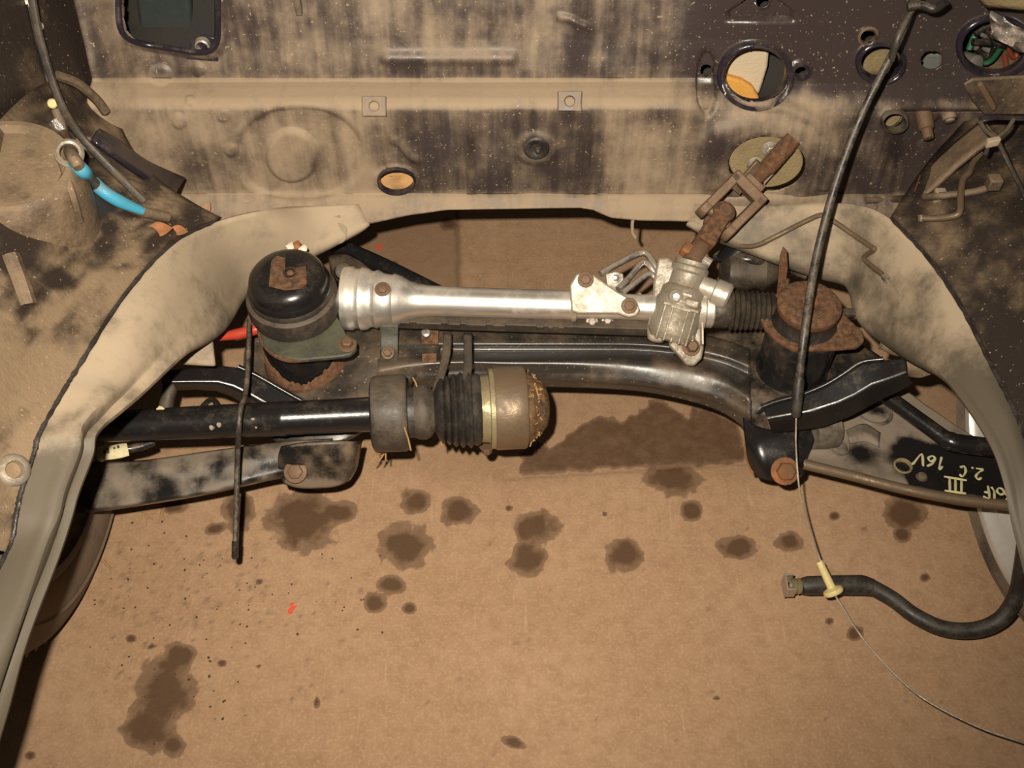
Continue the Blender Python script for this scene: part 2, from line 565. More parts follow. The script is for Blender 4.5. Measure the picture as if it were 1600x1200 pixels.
basec = mixc(nt, mth(nt, 'MULTIPLY', ramp(nt, scr, 0.62, 0.8), 0.3), basec, (0.57, 0.40, 0.26))
basec = mixc(nt, mth(nt, 'MULTIPLY', at_o, 0.62), basec, (0.22, 0.135, 0.082))
jag = mth(nt, 'MULTIPLY_ADD', mth(nt, 'SUBTRACT', n2, 0.5), 0.5, at_s)
halo = ramp(nt, jag, -0.08, 0.08)
core = ramp(nt, jag, 0.12, 0.5)
basec = mixc(nt, mth(nt, 'MULTIPLY', halo, 0.62), basec, (0.115, 0.066, 0.038))
basec = mixc(nt, mth(nt, 'MULTIPLY', core, 0.78), basec, (0.085, 0.044, 0.022))
basec = mixc(nt, mth(nt, 'MULTIPLY', at_f, 0.75), basec, (0.13, 0.09, 0.065))
basec = mixc(nt, ramp(nt, at_r, 0.0, 0.25), basec, (0.7, 0.1, 0.045))
nt.links.new(basec, bs.inputs['Base Color'])
nt.links.new(mixf(nt, core, 0.82, 0.55), bs.inputs['Roughness'])
bs.inputs['Specular IOR Level'].default_value = 0.25
bump(nt, bs, mth(nt, 'ADD', n2, mth(nt, 'MULTIPLY', n3, 0.6)), 0.35, 0.002)
me.materials.append(m)
floor = bpy.data.objects.new('floor', me)
floor['kind'] = 'structure'
COL.objects.link(floor)

# ------------------------------------------------------------------ car body shell
body = thing('car_body', 'stripped dark blue car body around the empty engine bay, thick with brown dust', 'car', (0, 1.1, 0.0))

# --- firewall: a pressed sheet, profile in rows of the photograph turned into metres, with holes, beads and embossings
RN = [-320, -60, -20, 60, 110, 122, 130, 140, 155, 163, 170, 180, 240, 296, 303, 309, 330, 352]
YN = [1.235, 1.222, 1.217, 1.203, 1.192, 1.190, 1.184, 1.172, 1.156, 1.150, 1.147, 1.146, 1.147, 1.148, 1.147, 1.141, 1.128, 1.118]
YR = [1.205, 1.190, 1.188, 1.184, 1.178, 1.176, 1.174, 1.170, 1.163, 1.159, 1.156, 1.153, 1.148, 1.148, 1.147, 1.141, 1.128, 1.118]
HOLES = [  # px, py, rx, ry, rim height (m), rim width (px), power
    (1180, 116, 49, 45, 0.007, 7, 2), (1375, 95, 32, 28, 0.005, 6, 2), (1455, 93, 17, 15, 0.0, 4, 2), (1553, 70, 52, 42, 0.004, 7, 2),
    (1396, 186, 18, 15, 0.003, 5, 2), (620, 279, 28, 19, 0.003, 5, 2), (1250, 108, 11, 10, 0.004, 5, 2), (1103, 112, 9, 9, 0.0, 4, 2),
    (1355, 54, 11, 9, 0.003, 4, 2), (1192, 7, 10, 8, 0.003, 4, 2), (1196, 248, 60, 43, -0.002, 5, 2), (266, 8, 76, 64, 0.006, 10, 5)]
SKEW = {266: 0.16}


def bottom_row(px):
    return np.interp(px, [-200, 500, 530, 580, 640, 700, 905, 925, 955, 1000, 1100, 1300, 2000],
                     [352, 352, 352, 349, 336, 328, 325, 328, 340, 344, 346, 345, 345])


nx_ = 470
xs = np.linspace(-0.585, 0.62, nx_)
rows = np.concatenate([np.arange(-320, -60, 10.0), np.arange(-60, 118, 3.0), np.arange(118, 172, 2.0), np.arange(172, 300, 3.0), np.linspace(300, 352, 16)])
X, R = np.meshgrid(xs, rows, indexing='ij')
bl = ss(0.14, 0.26, X)


def fw_base(X, R):
    y = np.interp(R, RN, YN) * (1 - ss(0.14, 0.26, X)) + np.interp(R, RN, YR) * ss(0.14, 0.26, X)
    y = y - 0.05 * ss(-0.50, -0.585, X) ** 2 - 0.03 * ss(0.56, 0.62, X)
    v = (R - 600) / F
    d = y / (CT - v * ST)
    z = CAM.z - d * (ST + v * CT)
    return np.stack([X, y, z], -1), 800 + F * (X - CAM.x) / d


P0, PX = fw_base(X, R)
br = bottom_row(PX)
R2 = np.where(R > 300, 300 + (R - 300) / 52.0 * (br - 300), R)
P0, PX = fw_base(X, R2)
PY = R2.copy()
# move grid points on to the hole edges
kill = np.zeros(X.shape, bool)
MX, MY = PX.copy(), PY.copy()
for (hx, hy, rx, ry, rh, rw, pw) in HOLES:
    dx, dy = (MX - hx) / rx, (MY - SKEW.get(hx, 0) * (MX - hx) - hy) / ry
    q = (np.abs(dx) ** pw + np.abs(dy) ** pw) ** (1.0 / pw) + 1e-9
    w = 3.4 / min(rx, ry)
    kill |= q < 1 - w
    band = (q >= 1 - w) & (q < 1 + 0.15 * w)
    MX = np.where(band, hx + dx * rx / q, MX)
    MY = np.where(band, hy + dy * ry / q + SKEW.get(hx, 0) * (MX - hx), MY)
XX = X + (MX - PX) / F * 1.37
P0, _ = fw_base(XX, MY)
H = np.zeros(X.shape)
px, py = MX, MY
for (hx, hy, rx, ry, rh, rw, pw) in HOLES:
    dx, dy = (px - hx) / rx, (py - SKEW.get(hx, 0) * (px - hx) - hy) / ry
    q = (np.abs(dx) ** pw + np.abs(dy) ** pw) ** (1.0 / pw)
    H += rh * np.where(q >= 0.9, ss(1 + 1.6 * rw / rx, 1.0 + 0.3 * rw / rx, q), 1)
# bead and pressings
H += 0.006 * ss(592, 604, px) * ss(812, 800, px) * np.exp(-((py - 90) / 9.0) ** 2)
qc = np.hypot((px - 456) / 37, (py - 244) / 39)
H += 0.006 * ss(1.12, 0.95, qc)
qa = np.hypot((px - 468) / 100, (py - 240) / 74)
H += -0.005 * ss(1.1, 0.96, qa) + 0.0015 * np.exp(-((qa - 1.02) / 0.06) ** 2)
for rx_, wd in ((736, 2.2), (917, 3.0), (806, 1.4), (985, 1.2)):
    H += (0.004 if wd > 2 else 0.0016) * np.exp(-((px - rx_) / wd / 1.6) ** 2) * ss(160, 190, py) * ss(303, 298, py)
H += 0.004 * np.exp(-(((py - 232) - 16 * np.tanh((px - 632) / 12)) / 6.0) ** 2) * ss(606, 616, px) * ss(662, 650, px)
qg = np.hypot((px - 838) / 26, (py - 230) / 20)
H += 0.004 * np.exp(-((qg - 1.0) / 0.25) ** 2)
qs = np.hypot((px - 1198) / 112, (py - 246) / 80)
H += 0.012 * ss(1.15, 0.75, qs) * ss(150, 200, py)
H += 0.006 * np.exp(-((qs - 1.0) / 0.10) ** 2) * (px > 1180) * (py < 290)
H += -0.010 * ss(1130, 1140, px) * ss(1245, 1235, px) * ss(34, 30, py) * ss(1.0, 0.9, np.abs(px - 1190) / (np.abs(py + 5) * 1.5 + 22))
H += -0.008 * ss(1.1, 0.9, np.hypot((px - 1104) / 18, (py - 130) / 52)) * (np.hypot((px - 1180) / 62, (py - 116) / 56) > 1.02)
H += 0.003 * np.exp(-((np.abs(px - 292) + np.abs(py - 190) * 0.5) / 14) ** 2)
for (bx, by, r_) in ((280, 187, 10), (298, 158, 6), (252, 118, 16), (350, 178, 9), (362, 232, 9), (310, 108, 9), (1460, 186, 14), (1490, 186, 14)):
    H += 0.003 * ss(1.15, 0.85, np.hypot(px - bx, py - by) / r_)
H += 0.004 * np.exp(-(((py - 34) - 8 * np.tanh((px - 900) / 14)) / 5) ** 2) * ss(868, 876, px) * ss(926, 915, px)
H += -0.02 * ss(1370, 1420, px) * ss(1600, 1540, px) * ss(168, 180, py) * ss(330, 250, py)
H += vnoise(px, py, 60, 11) * 0.0015
du = np.gradient(P0, axis=0)
dv = np.gradient(P0, axis=1)
Nn = np.cross(du, dv)
Nn /= np.linalg.norm(Nn, axis=-1, keepdims=True)
Nn *= np.sign(-Nn[..., 1:2] + 1e-9)
PF = P0 + Nn * H[..., None]
A, B = X.shape
idx = np.arange(A * B).reshape(A, B)
q = np.stack([idx[:-1, :-1], idx[1:, :-1], idx[1:, 1:], idx[:-1, 1:]], -1).reshape(-1, 4)
kf = kill.ravel()
q = q[~kf[q].any(1)]
fwb = MB()
used = np.unique(q)
remap = -np.ones(A * B, int)
remap[used] = np.arange(len(used))
fwb.v = PF.reshape(-1, 3)[used].tolist()
fwb.f = remap[q].tolist()


def fw_dust(px, py, V):
    n = vnoise(px, py, 45, 21) * 0.20 + vnoise(px, py, 18, 22) * 0.12
    d = np.full(px.shape, 0.0) - 0.16 * ss(122, 112, py)
    d += 0.45 * ss(118, 130, py) * ss(176, 160, py) * ss(1090, 1000, px)         # ledge
    d += 0.16 * ss(296, 308, py)                                                   # bottom flange
    d += 0.42 * ss(1160, 960, px) * ss(925, 990, px) * ss(170, 230, py)           # right of the rib
    d += 0.36 * ss(620, 520, px) * ss(160, 200, py)                               # lower left
    d += 0.12 * ss(700, 560, px)
    d -= 0.24 * ss(585, 640, px) * ss(950, 905, px) * ss(164, 176, py) * ss(304, 292, py)
    d -= 0.30 * gauss(px, py, 720, 112, 130, 16)
    d -= 0.22 * gauss(px, py, 900, 90, 90, 35)
    d -= 0.55 * ss(1040, 1110, px) * ss(165, 135, py)
    d -= 0.2 * ss(1300, 1380, px) * ss(130, 80, py) + 0.25 * ss(1260, 1330, px)
    d -= 0.30 * ss(1380, 1440, px) * ss(165, 210, py)
    d += 0.14 * ss(1160, 960, px) * ss(925, 990, px) * ss(170, 200, py) + 0.08 * ss(640, 680, px) * ss(905, 880, px)
    d -= 0.2 * ss(1040, 1110, px) * ss(165, 135, py)
    d -= 0.4 * gauss(px, py, 1110, 235, 26, 30)
    d -= 0.5 * gauss(px, py, 320, 240, 50, 34)
    d -= 0.25 * gauss(px, py, 230, 150, 60, 60)
    d += 0.25 * gauss(px, py, 1290, 150, 70, 30) + 0.2 * gauss(px, py, 456, 244, 34, 34)
    d -= 0.3 * gauss(px, py, 520, 235, 34, 40) + 0.4 * ss(640, 500, px) * ss(298, 308, py)
    return d + n


firewall = fwb.build('firewall', 'firewall', body, solid=0.0025, angle=60, dust=fw_dust)


def fw_pt(px_, py_, lift=0.0):
    """a point on the firewall sheet seen at a pixel"""
    x = -0.2
    for _ in range(12):
        P, PXv = fw_base(np.array([x]), np.array([float(py_)]))
        x += (px_ - PXv[0]) / F * 1.3
    P = Vector(P[0])
    return P + Vector((0, -1, 0.35)).normalized() * lift


NF = Vector((0, -1, 0.05)).normalized()

# bracket tabs with holes on the ledge
for (tx, ty) in ((585, 160), (890, 152)):
    p = fw_pt(tx, ty + 4, 0.006)
    mb = MB()
    wq, hq = 0.016, 0.013
    ux, uy = Vector((1, 0, 0)), Vector((0, 0.62, 0.78)).normalized()
    ring = [(cos(t) * 0.006, sin(t) * 0.006) for t in [k * pi / 8 for k in range(16)]]
    sq = []
    for (c_, s_) in [(cos(k * pi / 8), sin(k * pi / 8)) for k in range(16)]:
        m_ = max(abs(c_), abs(s_))
        sq.append((c_ / m_ * wq, s_ / m_ * hq))
    nrm = ux.cross(uy).normalized()
    vs = []
    for ls, z_ in ((ring, 0), (sq, 0), (sq, -0.018), (ring, -0.012)):
        vs += [p + ux * u + uy * v + nrm * z_ for (u, v) in ls]
    fs = []
    for k in range(16):
        l = (k + 1) % 16
        fs += [(k, l, 16 + l, 16 + k), (16 + k, 16 + l, 32 + l, 32 + k), (48 + k, 48 + l, l, k)]
    mb._add(vs, fs)
    lab(mb.build('bracket_tab', 'firewall', firewall, bevel=0.0015), 'square dusty tab with a bolt hole')
    MB().lathe(p + nrm * -0.011, nrm, [(0, 0.0), (0, 0.007), (0.001, 0.007), (0.001, 0)], 16).build('nut_plate', 'sealer', firewall)

# rubber grommet
p = fw_pt(838, 229, 0.004)
g = MB().lathe(p, NF, [(-0.004, 0.017), (0.003, 0.0175), (0.005, 0.015), (0.004, 0.009), (0.002, 0.007), (0.002, 0.0)], 28).build('grommet', 'hose', firewall)
lab(g, 'black rubber grommet with a small nipple')
MB().lathe(p + NF * 0.001 + Vector((0.002, 0, -0.002)), NF, [(0, 0.004), (0.008, 0.0035), (0.009, 0.002), (0.009, 0)], 14).build('grommet_plug', 'rubber', firewall)
# painted collars around the larger holes
for (hx, hy, rx, ry, wd, mat_, ln) in ((1180, 116, 49, 45, 0.011, 'navy', 0.012), (1375, 95, 32, 28, 0.008, 'navy', 0.010), (620, 279, 28, 19, 0.004, 'navy', 0.004),
                                       (1553, 70, 52, 42, 0.009, 'navy', 0.008), (1396, 186, 18, 15, 0.005, 'rubber', 0.005), (1250, 108, 11, 10, 0.005, 'navy', 0.005)):
    c_ = fw_pt(hx, hy, 0.006)
    k_ = depth(c_) / F
    mb = MB()
    sr = ry / rx
    nseg = 44
    prof = [(0.0, -ln), (0.001, 0.002), (wd * 0.3, 0.006), (wd * 0.75, 0.006), (wd, 0.001), (wd + 0.001, -0.002)]
    vs, fs = [], []
    for j in range(nseg):
        t = 2 * pi * j / nseg
        for (r_, h_) in prof:
            q_ = fw_pt(hx + cos(t) * (rx - 2 + r_ / k_), hy + sin(t) * (ry - 2 + r_ / k_ * 0.85))
            vs.append(q_ + NF * (h_ + 0.004))
    n_ = len(prof)
    for j in range(nseg):
        for i in range(n_ - 1):
            a_, b_ = j * n_ + i, ((j + 1) % nseg) * n_ + i
            fs.append((a_, b_, b_ + 1, a_ + 1))
    mb._add(vs, fs)
    mb.build('hole_collar', mat_, firewall, angle=70)
# rolled rim and eyelet of the square opening
loop = []
for j in range(72):
    t = 2 * pi * j / 72
    ct_, st_ = cos(t), sin(t)
    qq = (abs(ct_) ** 5 + abs(st_) ** 5) ** (1 / 5.0)
    xx_, yy_ = ct_ / qq * 77, st_ / qq * 65
    loop.append(fw_pt(266 + xx_, 8 + yy_ + 0.16 * xx_, 0.009))
loop.append(loop[0])
MB().tube(loop, 0.0042, 10, caps=False).build('opening_rim', 'navy', firewall)
eb = fw_pt(318, 70, 0.004)
MB().prism([fw_pt(a_, b_, 0.003) for (a_, b_) in ((292, 92), (300, 62), (318, 54), (342, 60), (342, 96))], (0, 0.003, 0)).build('eyelet_tab', 'navy', firewall, bevel=0.001)
MB().lathe(eb, NF, [(-0.002, 0.0055), (0.003, 0.006), (0.005, 0.0075), (0.004, 0.0095), (-0.003, 0.011)], 22, caps=False).build('eyelet', 'steel', firewall)
# steering column felt plate
mb = MB()
c_ = fw_pt(1196, 248)
ring = [fw_pt(1196 + 58 * cos(t), 248 + 41 * sin(t)) + Vector((0, -0.006, 0)) for t in [2 * pi * k / 40 for k in range(40)]]
mb.prism(ring, (0, 0.008, 0))
lab(mb.build('felt_seal', 'felt', firewall, bevel=0.002), 'yellow-brown felt disc behind the steering shaft')
for (bx, by) in ((1201, 224), (1178, 248)):
    MB().hexbolt(fw_pt(bx, by) + Vector((0, -0.011, 0)), (0, -1, 0.15), 0.0075, 0.9).build('hex_bolt', 'steel', firewall, bevel=0.0006)
# studs at the right
for (bx, by, r_, l_, mt) in ((1448, 182, 0.012, 0.035, 'rust_steel'), (1488, 186, 0.011, 0.008, 'firewall')):
    b_ = fw_pt(bx, by, -0.012)
    MB().lathe(b_, (0.12, -0.86, -0.5), [(-0.01, r_), (l_ * 0.6, r_ * 0.85), (l_ * 0.65, r_ * 0.62), (l_, r_ * 0.6), (l_ + 0.001, r_ * 0.4), (l_ + .001, 0)], 18).build(
        'threaded_stud', mt, firewall)
# eyelet lug and hanging tabs under the lower edge
b_ = at(526, 362, y=1.10)
mb = MB()
e1, e2 = Vector((1, 0, 0)), Vector((0, 0.5, 0.86))
outl = [b_ + e1 * 0.0165 * cos(t) + e2 * 0.0145 * sin(t) for t in [2 * pi * k / 24 for k in range(24)]]
vs, fs = [], []
nrm = e1.cross(e2).normalized()
for r_, h_ in ((0.006, 0.0), (0.006, 0.008), (0.008, 0.010), (0.0155, 0.010), (0.017, 0.008), (0.017, 0)):
    vs += [b_ + (e1 * cos(t) + e2 * sin(t)) * r_ + nrm * h_ for t in [2 * pi * k / 28 for k in range(28)]]
for i in range(6):
    for k in range(28):
        a_, b2 = i * 28 + k, i * 28 + (k + 1) % 28
        c2, d2 = ((i + 1) % 6) * 28 + (k + 1) % 28, ((i + 1) % 6) * 28 + k
        fs.append((a_, b2, c2, d2))
mb._add(vs, fs)
mb.box(b_ + Vector((-0.012, 0.005, 0.014)), (0.02, 0, 0), (0, 0.002, 0), (0, 0, 0.012))
mb.build('mounting_lug', 'rail', firewall, bevel=0.001)
mb = MB()
p = at(988, 350, y=1.125)
mb.tube([p + Vector((0, 0, 0.012)), p, p + Vector((0.001, -0.002, -0.014)), p + Vector((0.006, -0.004, -0.022))], 0.0025, 8)
mb.build('wire_clip', 'rail', firewall)
MB().box(fw_pt(467, 4, 0.006), (0.004, 0, 0), (0, 0.006, 0), (0, 0, 0.014)).build('tab_plate', 'firewall', firewall, bevel=0.001)
# plastic plugs and eyelet bolt beside the big opening
MB().lathe(fw_pt(1355, 54, 0.001), NF, [(-0.003, 0.013), (0.004, 0.013), (0.005, 0.010), (0.0, 0.009)], 20, caps=False).build('hole_collar', 'rust_steel', firewall)
# back of the firewall sheet: what shows through the holes
trim = MB()
trim.patch([[Vector((-0.7, 1.40, 0.85)), Vector((0.0, 1.40, 0.85)), Vector((0.75, 1.40, 0.85))],
            [Vector((-0.7, 1.34, 0.55)), Vector((0.0, 1.34, 0.55)), Vector((0.75, 1.34, 0.55))],
            [Vector((-0.7, 1.24, 0.40)), Vector((0.0, 1.24, 0.40)), Vector((0.75, 1.24, 0.40))]], 3, 4)
tr = trim.build('interior_panel', 'interior', body, solid=0.004)
# cream foam with orange edge behind the big round hole
mb = MB()
pl = [(1120, 150), (1130, 108), (1150, 72), (1185, 62), (1203, 70), (1200, 105), (1192, 132), (1186, 150), (1165, 146), (1140, 140)]
mb.prism([at(a_, b_, y=1.235) for (a_, b_) in pl], (0, 0.02, 0.0))
lab(mb.build('foam_sheet', 'foam_white', tr, bevel=0.004), 'cream foam wedge seen through the large round hole')
mb = MB()
pl = [(1120, 152), (1124, 118), (1138, 121), (1160, 127), (1175, 136), (1186, 152), (1184, 172), (1150, 170)]
mb.prism([at(a_, b_, y=1.222) for (a_, b_) in pl], (0, 0.012, 0.0))
lab(mb.build('foam_edge', 'foam_orange', tr, bevel=0.003), 'orange foam edge under the cream foam')
mb = MB()
mb.patch([[at(590 + 16 * i, 262 + 9 * j + 3 * ((i * 7 + j * 3) % 3), y=1.175 + 0.004 * ((i + j) % 2) - (0.008 if j > 1 else 0)) for i in range(5)] for j in range(5)], 4, 4)
lab(mb.build('insulation', 'foam_tan', tr, solid=0.006), 'tan insulation behind the small oval hole')
mb = MB().patch([[at(1380 + 8 * i, 176 + 8 * j, y=1.20) for i in range(5)] for j in range(4)], 2, 2)
mb.build('insulation', 'felt', tr, solid=0.006)
mb = MB().patch([[at(1440 + 10 * i, 80 + 9 * j, y=1.24) for i in range(4)] for j in range(4)], 2, 2)
mb.build('duct_wall', 'grey_plastic', tr, solid=0.006)
mb = MB().patch([[at(1335 + 18 * i, 65 + 16 * j, y=1.245) for i in range(5)] for j in range(4)], 2, 2)
mb.build('insulation', 'felt', tr, solid=0.006)
mb = MB()
mb.box(at(262, 18, y=1.33), (0.036, 0, -0.008), (0, 0.02, 0), (0.016, 0, 0.09))
lab(mb.build('air_duct', 'teal', tr, bevel=0.006), 'teal-grey duct seen through the square opening')
mb = MB().box(at(232, 20, y=1.36), (0.02, 0, 0), (0, 0.02, 0), (0, 0, 0.06)).box(at(305, 20, y=1.35), (0.014, 0, 0), (0, 0.02, 0), (0, 0, 0.06))
mb.build('duct_rib', 'interior', tr, bevel=0.004)

# --- frame rails (the swept longitudinal members, seen from inside and above)
LT = [(560, 320, 'y', 1.122), (470, 324, 'y', 1.105), (405, 329, 'x', -0.385), (335, 347, 'x', -0.432), (270, 381, 'x', -0.46), (196, 461, 'x', -0.483),
      (122, 576, 'x', -0.50), (98, 615, 'x', -0.503), (62, 680, 'x', -0.507), (55, 705, 'x', -0.508), (34, 768, 'x', -0.512), (26, 805, 'x', -0.512),
      (12, 862, 'x', -0.515), (-60, 1000, 'x', -0.52), (-130, 1150, 'x', -0.525), (-220, 1330, 'x', -0.53)]
LB = [(575, 352, 'y', 1.108), (525, 378, 'y', 1.085), (470, 405, 'y', 1.06), (392, 452, 'x', -0.42), (350, 512, 'x', -0.42), (292, 548, 'x', -0.432),
      (224, 611, 'x', -0.452), (190, 640, 'x', -0.460), (150, 676, 'x', -0.468), (142, 712, 'x', -0.47), (120, 770, 'x', -0.475), (108, 812, 'x', -0.477),
      (88, 872, 'x', -0.48), (38, 1005, 'x', -0.488), (6, 1120, 'x', -0.492), (-50, 1300, 'x', -0.50)]


def P4(t):
    return at(t[0], t[1], **{t[2]: t[3]})


def rail(LT, LB, crease):
    rows_ = []
    for i, (a_, b_) in enumerate(zip(LT, LB)):
        A_, B_ = P4(a_), P4(b_)
        N_ = (A_ - B_).cross(P4(LT[min(i + 1, len(LT) - 1)]) - P4(LT[max(i - 1, 0)])).normalized()
        if N_.dot(CAM - A_) < 0:
            N_ = -N_
        cz = crease[i]
        m1 = A_.lerp(B_, 0.33) + N_ * (0.010 if cz else 0.004)
        m2 = A_.lerp(B_, 0.62) + N_ * (0.014 * cz + 0.003)
        m3 = A_.lerp(B_, 0.80) + N_ * (0.002 * (1 - cz) - 0.002 * cz)
        und = B_ + Vector((-0.03 if A_.x < 0 else 0.03, 0.0, -0.02))
        back = B_ + Vector((-0.085 if A_.x < 0 else 0.085, 0.0, -0.03))
        rows_.append([A_, m1, m2, m3, B_, und, back])
    return rows_


def rail_tone(px, py, V):
    return vnoise(px, py, 70, 31) * 0.15 + vnoise(px, py, 25, 32) * 0.08 + 0.22 - 0.3 * gauss(px, py, 215, 620, 40, 14) - 0.25 * ss(480, 620, py) - 1.1 * ss(620, 860, py)  # mottled, and darker towards the bottom


crl = [0, 0, 0, 0, 0, 0.1, 0.5, 0.8, 1, 1, 1, 1, 1, 1, 0.7, 0.5]
left_rail = MB().patch(rail(LT, LB, crl), 6, 5).build('frame_rail', 'rail', body, solid=0.003, dust=rail_tone)
lab(left_rail, 'grey dusty frame rail sweeping down the left of the bay')
pts = [P4(t) + Vector((0.001, -0.002, 0.003)) for t in LT[3:]]
MB().tube(smooth_path(pts, 8), [0.0016 + 0.0012 * abs(sin(i * 1.7)) + 0.0007 * random.random() for i in range((len(pts) - 1) * 8 + 1)], 8, flat=0.7).build('seam_sealer', 'sealer', left_rail)
# triangular tab under the rail
mb = MB()
mb.prism([at(x_, y_, d=1.30) for (x_, y_) in ((312, 512), (330, 520), (336, 572), (300, 570), (268, 568), (290, 540))], (0, 0.004, -0.006))
mb.build('rail_tab', 'rail', left_rail, bevel=0.003)

RT = [(1085, 320, 'y', 1.122), (1180, 322, 'y', 1.11), (1270, 318, 'y', 1.09), (1340, 320, 'x', 0.40), (1392, 342, 'x', 0.43), (1448, 402, 'x', 0.455),
      (1500, 478, 'x', 0.47), (1545, 565, 'x', 0.475), (1582, 640, 'x', 0.48), (1606, 705, 'x', 0.485), (1640, 800, 'x', 0.49), (1700, 960, 'x', 0.50), (1800, 1200, 'x', 0.51)]
RB = [(1075, 352, 'y', 1.108), (1150, 380, 'y', 1.075), (1230, 410, 'y', 1.05), (1318, 440, 'x', 0.40), (1343, 500, 'x', 0.41), (1400, 545, 'x', 0.425),
      (1463, 580, 'x', 0.435), (1500, 618, 'x', 0.44), (1548, 690, 'x', 0.45), (1572, 754, 'x', 0.455), (1588, 830, 'x', 0.46), (1630, 980, 'x', 0.47), (1720, 1220, 'x', 0.48)]
crr = [0] * 13


def rail_tone_r(px, py, V):
    return vnoise(px, py, 50, 33) * 0.2 + vnoise(px, py, 20, 34) * 0.12 + 0.0 - 1.0 * ss(530, 660, py) - 0.35 * gauss(px, py, 1390, 520, 40, 40) - 0.25 * gauss(px, py, 1200, 370, 90, 40) \
        - 0.2 * ss(1490, 1560, px)  # darker towards the bottom and the right edge


right_rail = MB().patch(rail(RT, RB, crr), 6, 5).build('frame_rail', 'rail', body, solid=0.003, dust=rail_tone_r)
lab(right_rail, 'dirty frame rail sweeping down the right of the bay')
pts = [P4(t) + Vector((-0.001, -0.002, 0.003)) for t in RT[4:]]
MB().tube(smooth_path(pts, 8), [0.002 + 0.0014 * abs(sin(i * 1.3)) for i in range((len(pts) - 1) * 8 + 1)], 8, flat=0.7).build('seam_sealer', 'sealer', right_rail)
# tongue that stands off the right rail over the control arm
mb = MB()
mb.patch([[at(1412, 552, d=1.335), at(1450, 556, d=1.315), at(1503, 561, d=1.285)],
          [at(1408, 570, d=1.335), at(1445, 577, d=1.318), at(1488, 571, d=1.29)],
          [at(1420, 586, d=1.338), at(1442, 589, d=1.323), at(1470, 580, d=1.30)]], 5, 5)
lab(mb.build('rail_tab', 'wing', right_rail, solid=0.003, bevel=0.001), 'bent tongue lying over the subframe arm')
# lifted flap edge
mb = MB()
mb.patch([[at(1388, 508, d=1.33), at(1420, 520, d=1.31), at(1446, 548, d=1.29)], [at(1372, 545, d=1.335), at(1402, 556, d=1.325), at(1434, 562, d=1.30)]], 5, 4)
mb.build('rail_flap', 'wing', right_rail, solid=0.003)

# --- wheelhouse panels above the rails
WL = [[(345, 342, -0.428), (300, 318, -0.455), (250, 285, -0.49), (205, 235, -0.54), (170, 160, -0.585)],
      [(268, 382, -0.461), (205, 345, -0.50), (150, 300, -0.53), (95, 240, -0.575), (70, 130, -0.605)],
      [(194, 462, -0.484), (130, 425, -0.52), (70, 380, -0.545), (10, 330, -0.575), (-60, 250, -0.605)],
      [(121, 577, -0.501), (70, 540, -0.527), (10, 495, -0.55), (-60, 430, -0.58), (-150, 340, -0.605)],
      [(61, 682, -0.508), (15, 645, -0.53), (-50, 600, -0.55), (-120, 540, -0.58), (-210, 450, -0.605)],
      [(33, 770, -0.513), (-20, 745, -0.53), (-90, 705, -0.55), (-170, 650, -0.575), (-270, 560, -0.60)],
      [(11, 863, -0.516), (-55, 850, -0.53), (-130, 815, -0.55), (-210, 770, -0.575), (-310, 690, -0.60)]]


def wing_dust_falloff(px, py, V):
    d = vnoise(px, py, 40, 41) * 0.45 + vnoise(px, py, 14, 42) * 0.4
    d += 0.45 * ss(380, 560, py) * ss(700, 500, px)
    d += vnoise((px + py) * 0.7, (py - px) * 0.09, 9, 45) * 0.3 * ss(620, 480, py)
    for (bx, by, sx_, sy_, k_) in ((145, 325, 20, 14, 1.2), (118, 352, 14, 9, 1.0), (170, 355, 12, 8, 0.8), (10, 415, 26, 34, 1.0), (15, 350, 60, 14, 0.8), (90, 440, 30, 12, 0.7), (60, 470, 22, 16, 0.7), (180, 420, 26, 10, 0.4)):  # dark blotches, one of them a band under the strut tower
        d -= k_ * gauss(px, py, bx, by, sx_, sy_)
    d -= 0.22 * ss(430, 330, py) + 0.25 * gauss(px, py, 30, 400, 60, 80) + 0.35 * gauss(px, py, 240, 250, 70, 50)  # flash falloff painted in: upper areas darkened
    return d


wl = MB().patch([[at(a_, b_, x=x_) for (a_, b_, x_) in r_] for r_ in WL], 9, 8)
wl = wl.build('wheelhouse', 'wing', body, solid=0.003, dust=wing_dust_falloff)
lab(wl, 'dust-covered left wheelhouse panel outside the rail')
WR = [[(1392, 340, 0.43), (1418, 300, 0.46), (1455, 250, 0.50), (1500, 200, 0.55), (1545, 150, 0.60)],
      [(1448, 400, 0.456), (1485, 365, 0.485), (1530, 315, 0.52), (1580, 265, 0.57), (1640, 200, 0.62)],
      [(1500, 476, 0.471), (1540, 440, 0.50), (1590, 395, 0.53), (1650, 335, 0.58), (1720, 260, 0.62)],
      [(1545, 563, 0.476), (1585, 530, 0.50), (1640, 485, 0.53), (1710, 420, 0.58), (1790, 340, 0.62)],
      [(1583, 640, 0.481), (1625, 605, 0.505), (1690, 555, 0.535), (1770, 490, 0.58), (1860, 410, 0.62)],
      [(1607, 705, 0.486), (1655, 680, 0.505), (1720, 640, 0.535), (1800, 580, 0.58), (1900, 500, 0.62)],
      [(1641, 800, 0.491), (1700, 780, 0.51), (1770, 740, 0.54), (1860, 690, 0.58), (1960, 600, 0.62)]]


def wing_dust_r(px, py, V):
    d = vnoise(px, py, 34, 43) * 0.3 + vnoise(px, py, 12, 44) * 0.25 - 0.5
    d -= 0.35 * ss(330, 300, py) * ss(1520, 1440, px) + 0.3 * ss(1480, 1560, px) * ss(420, 560, py)
    d += 0.15 * gauss(px, py, 1450, 380, 40, 40)
    return d


wr = MB().patch([[at(a_, b_, x=x_) for (a_, b_, x_) in r_] for r_ in WR], 9, 8)
wr = wr.build('wheelhouse', 'wing', body, solid=0.003, dust=wing_dust_r)
lab(wr, 'dark dirty right wheelhouse panel outside the rail')

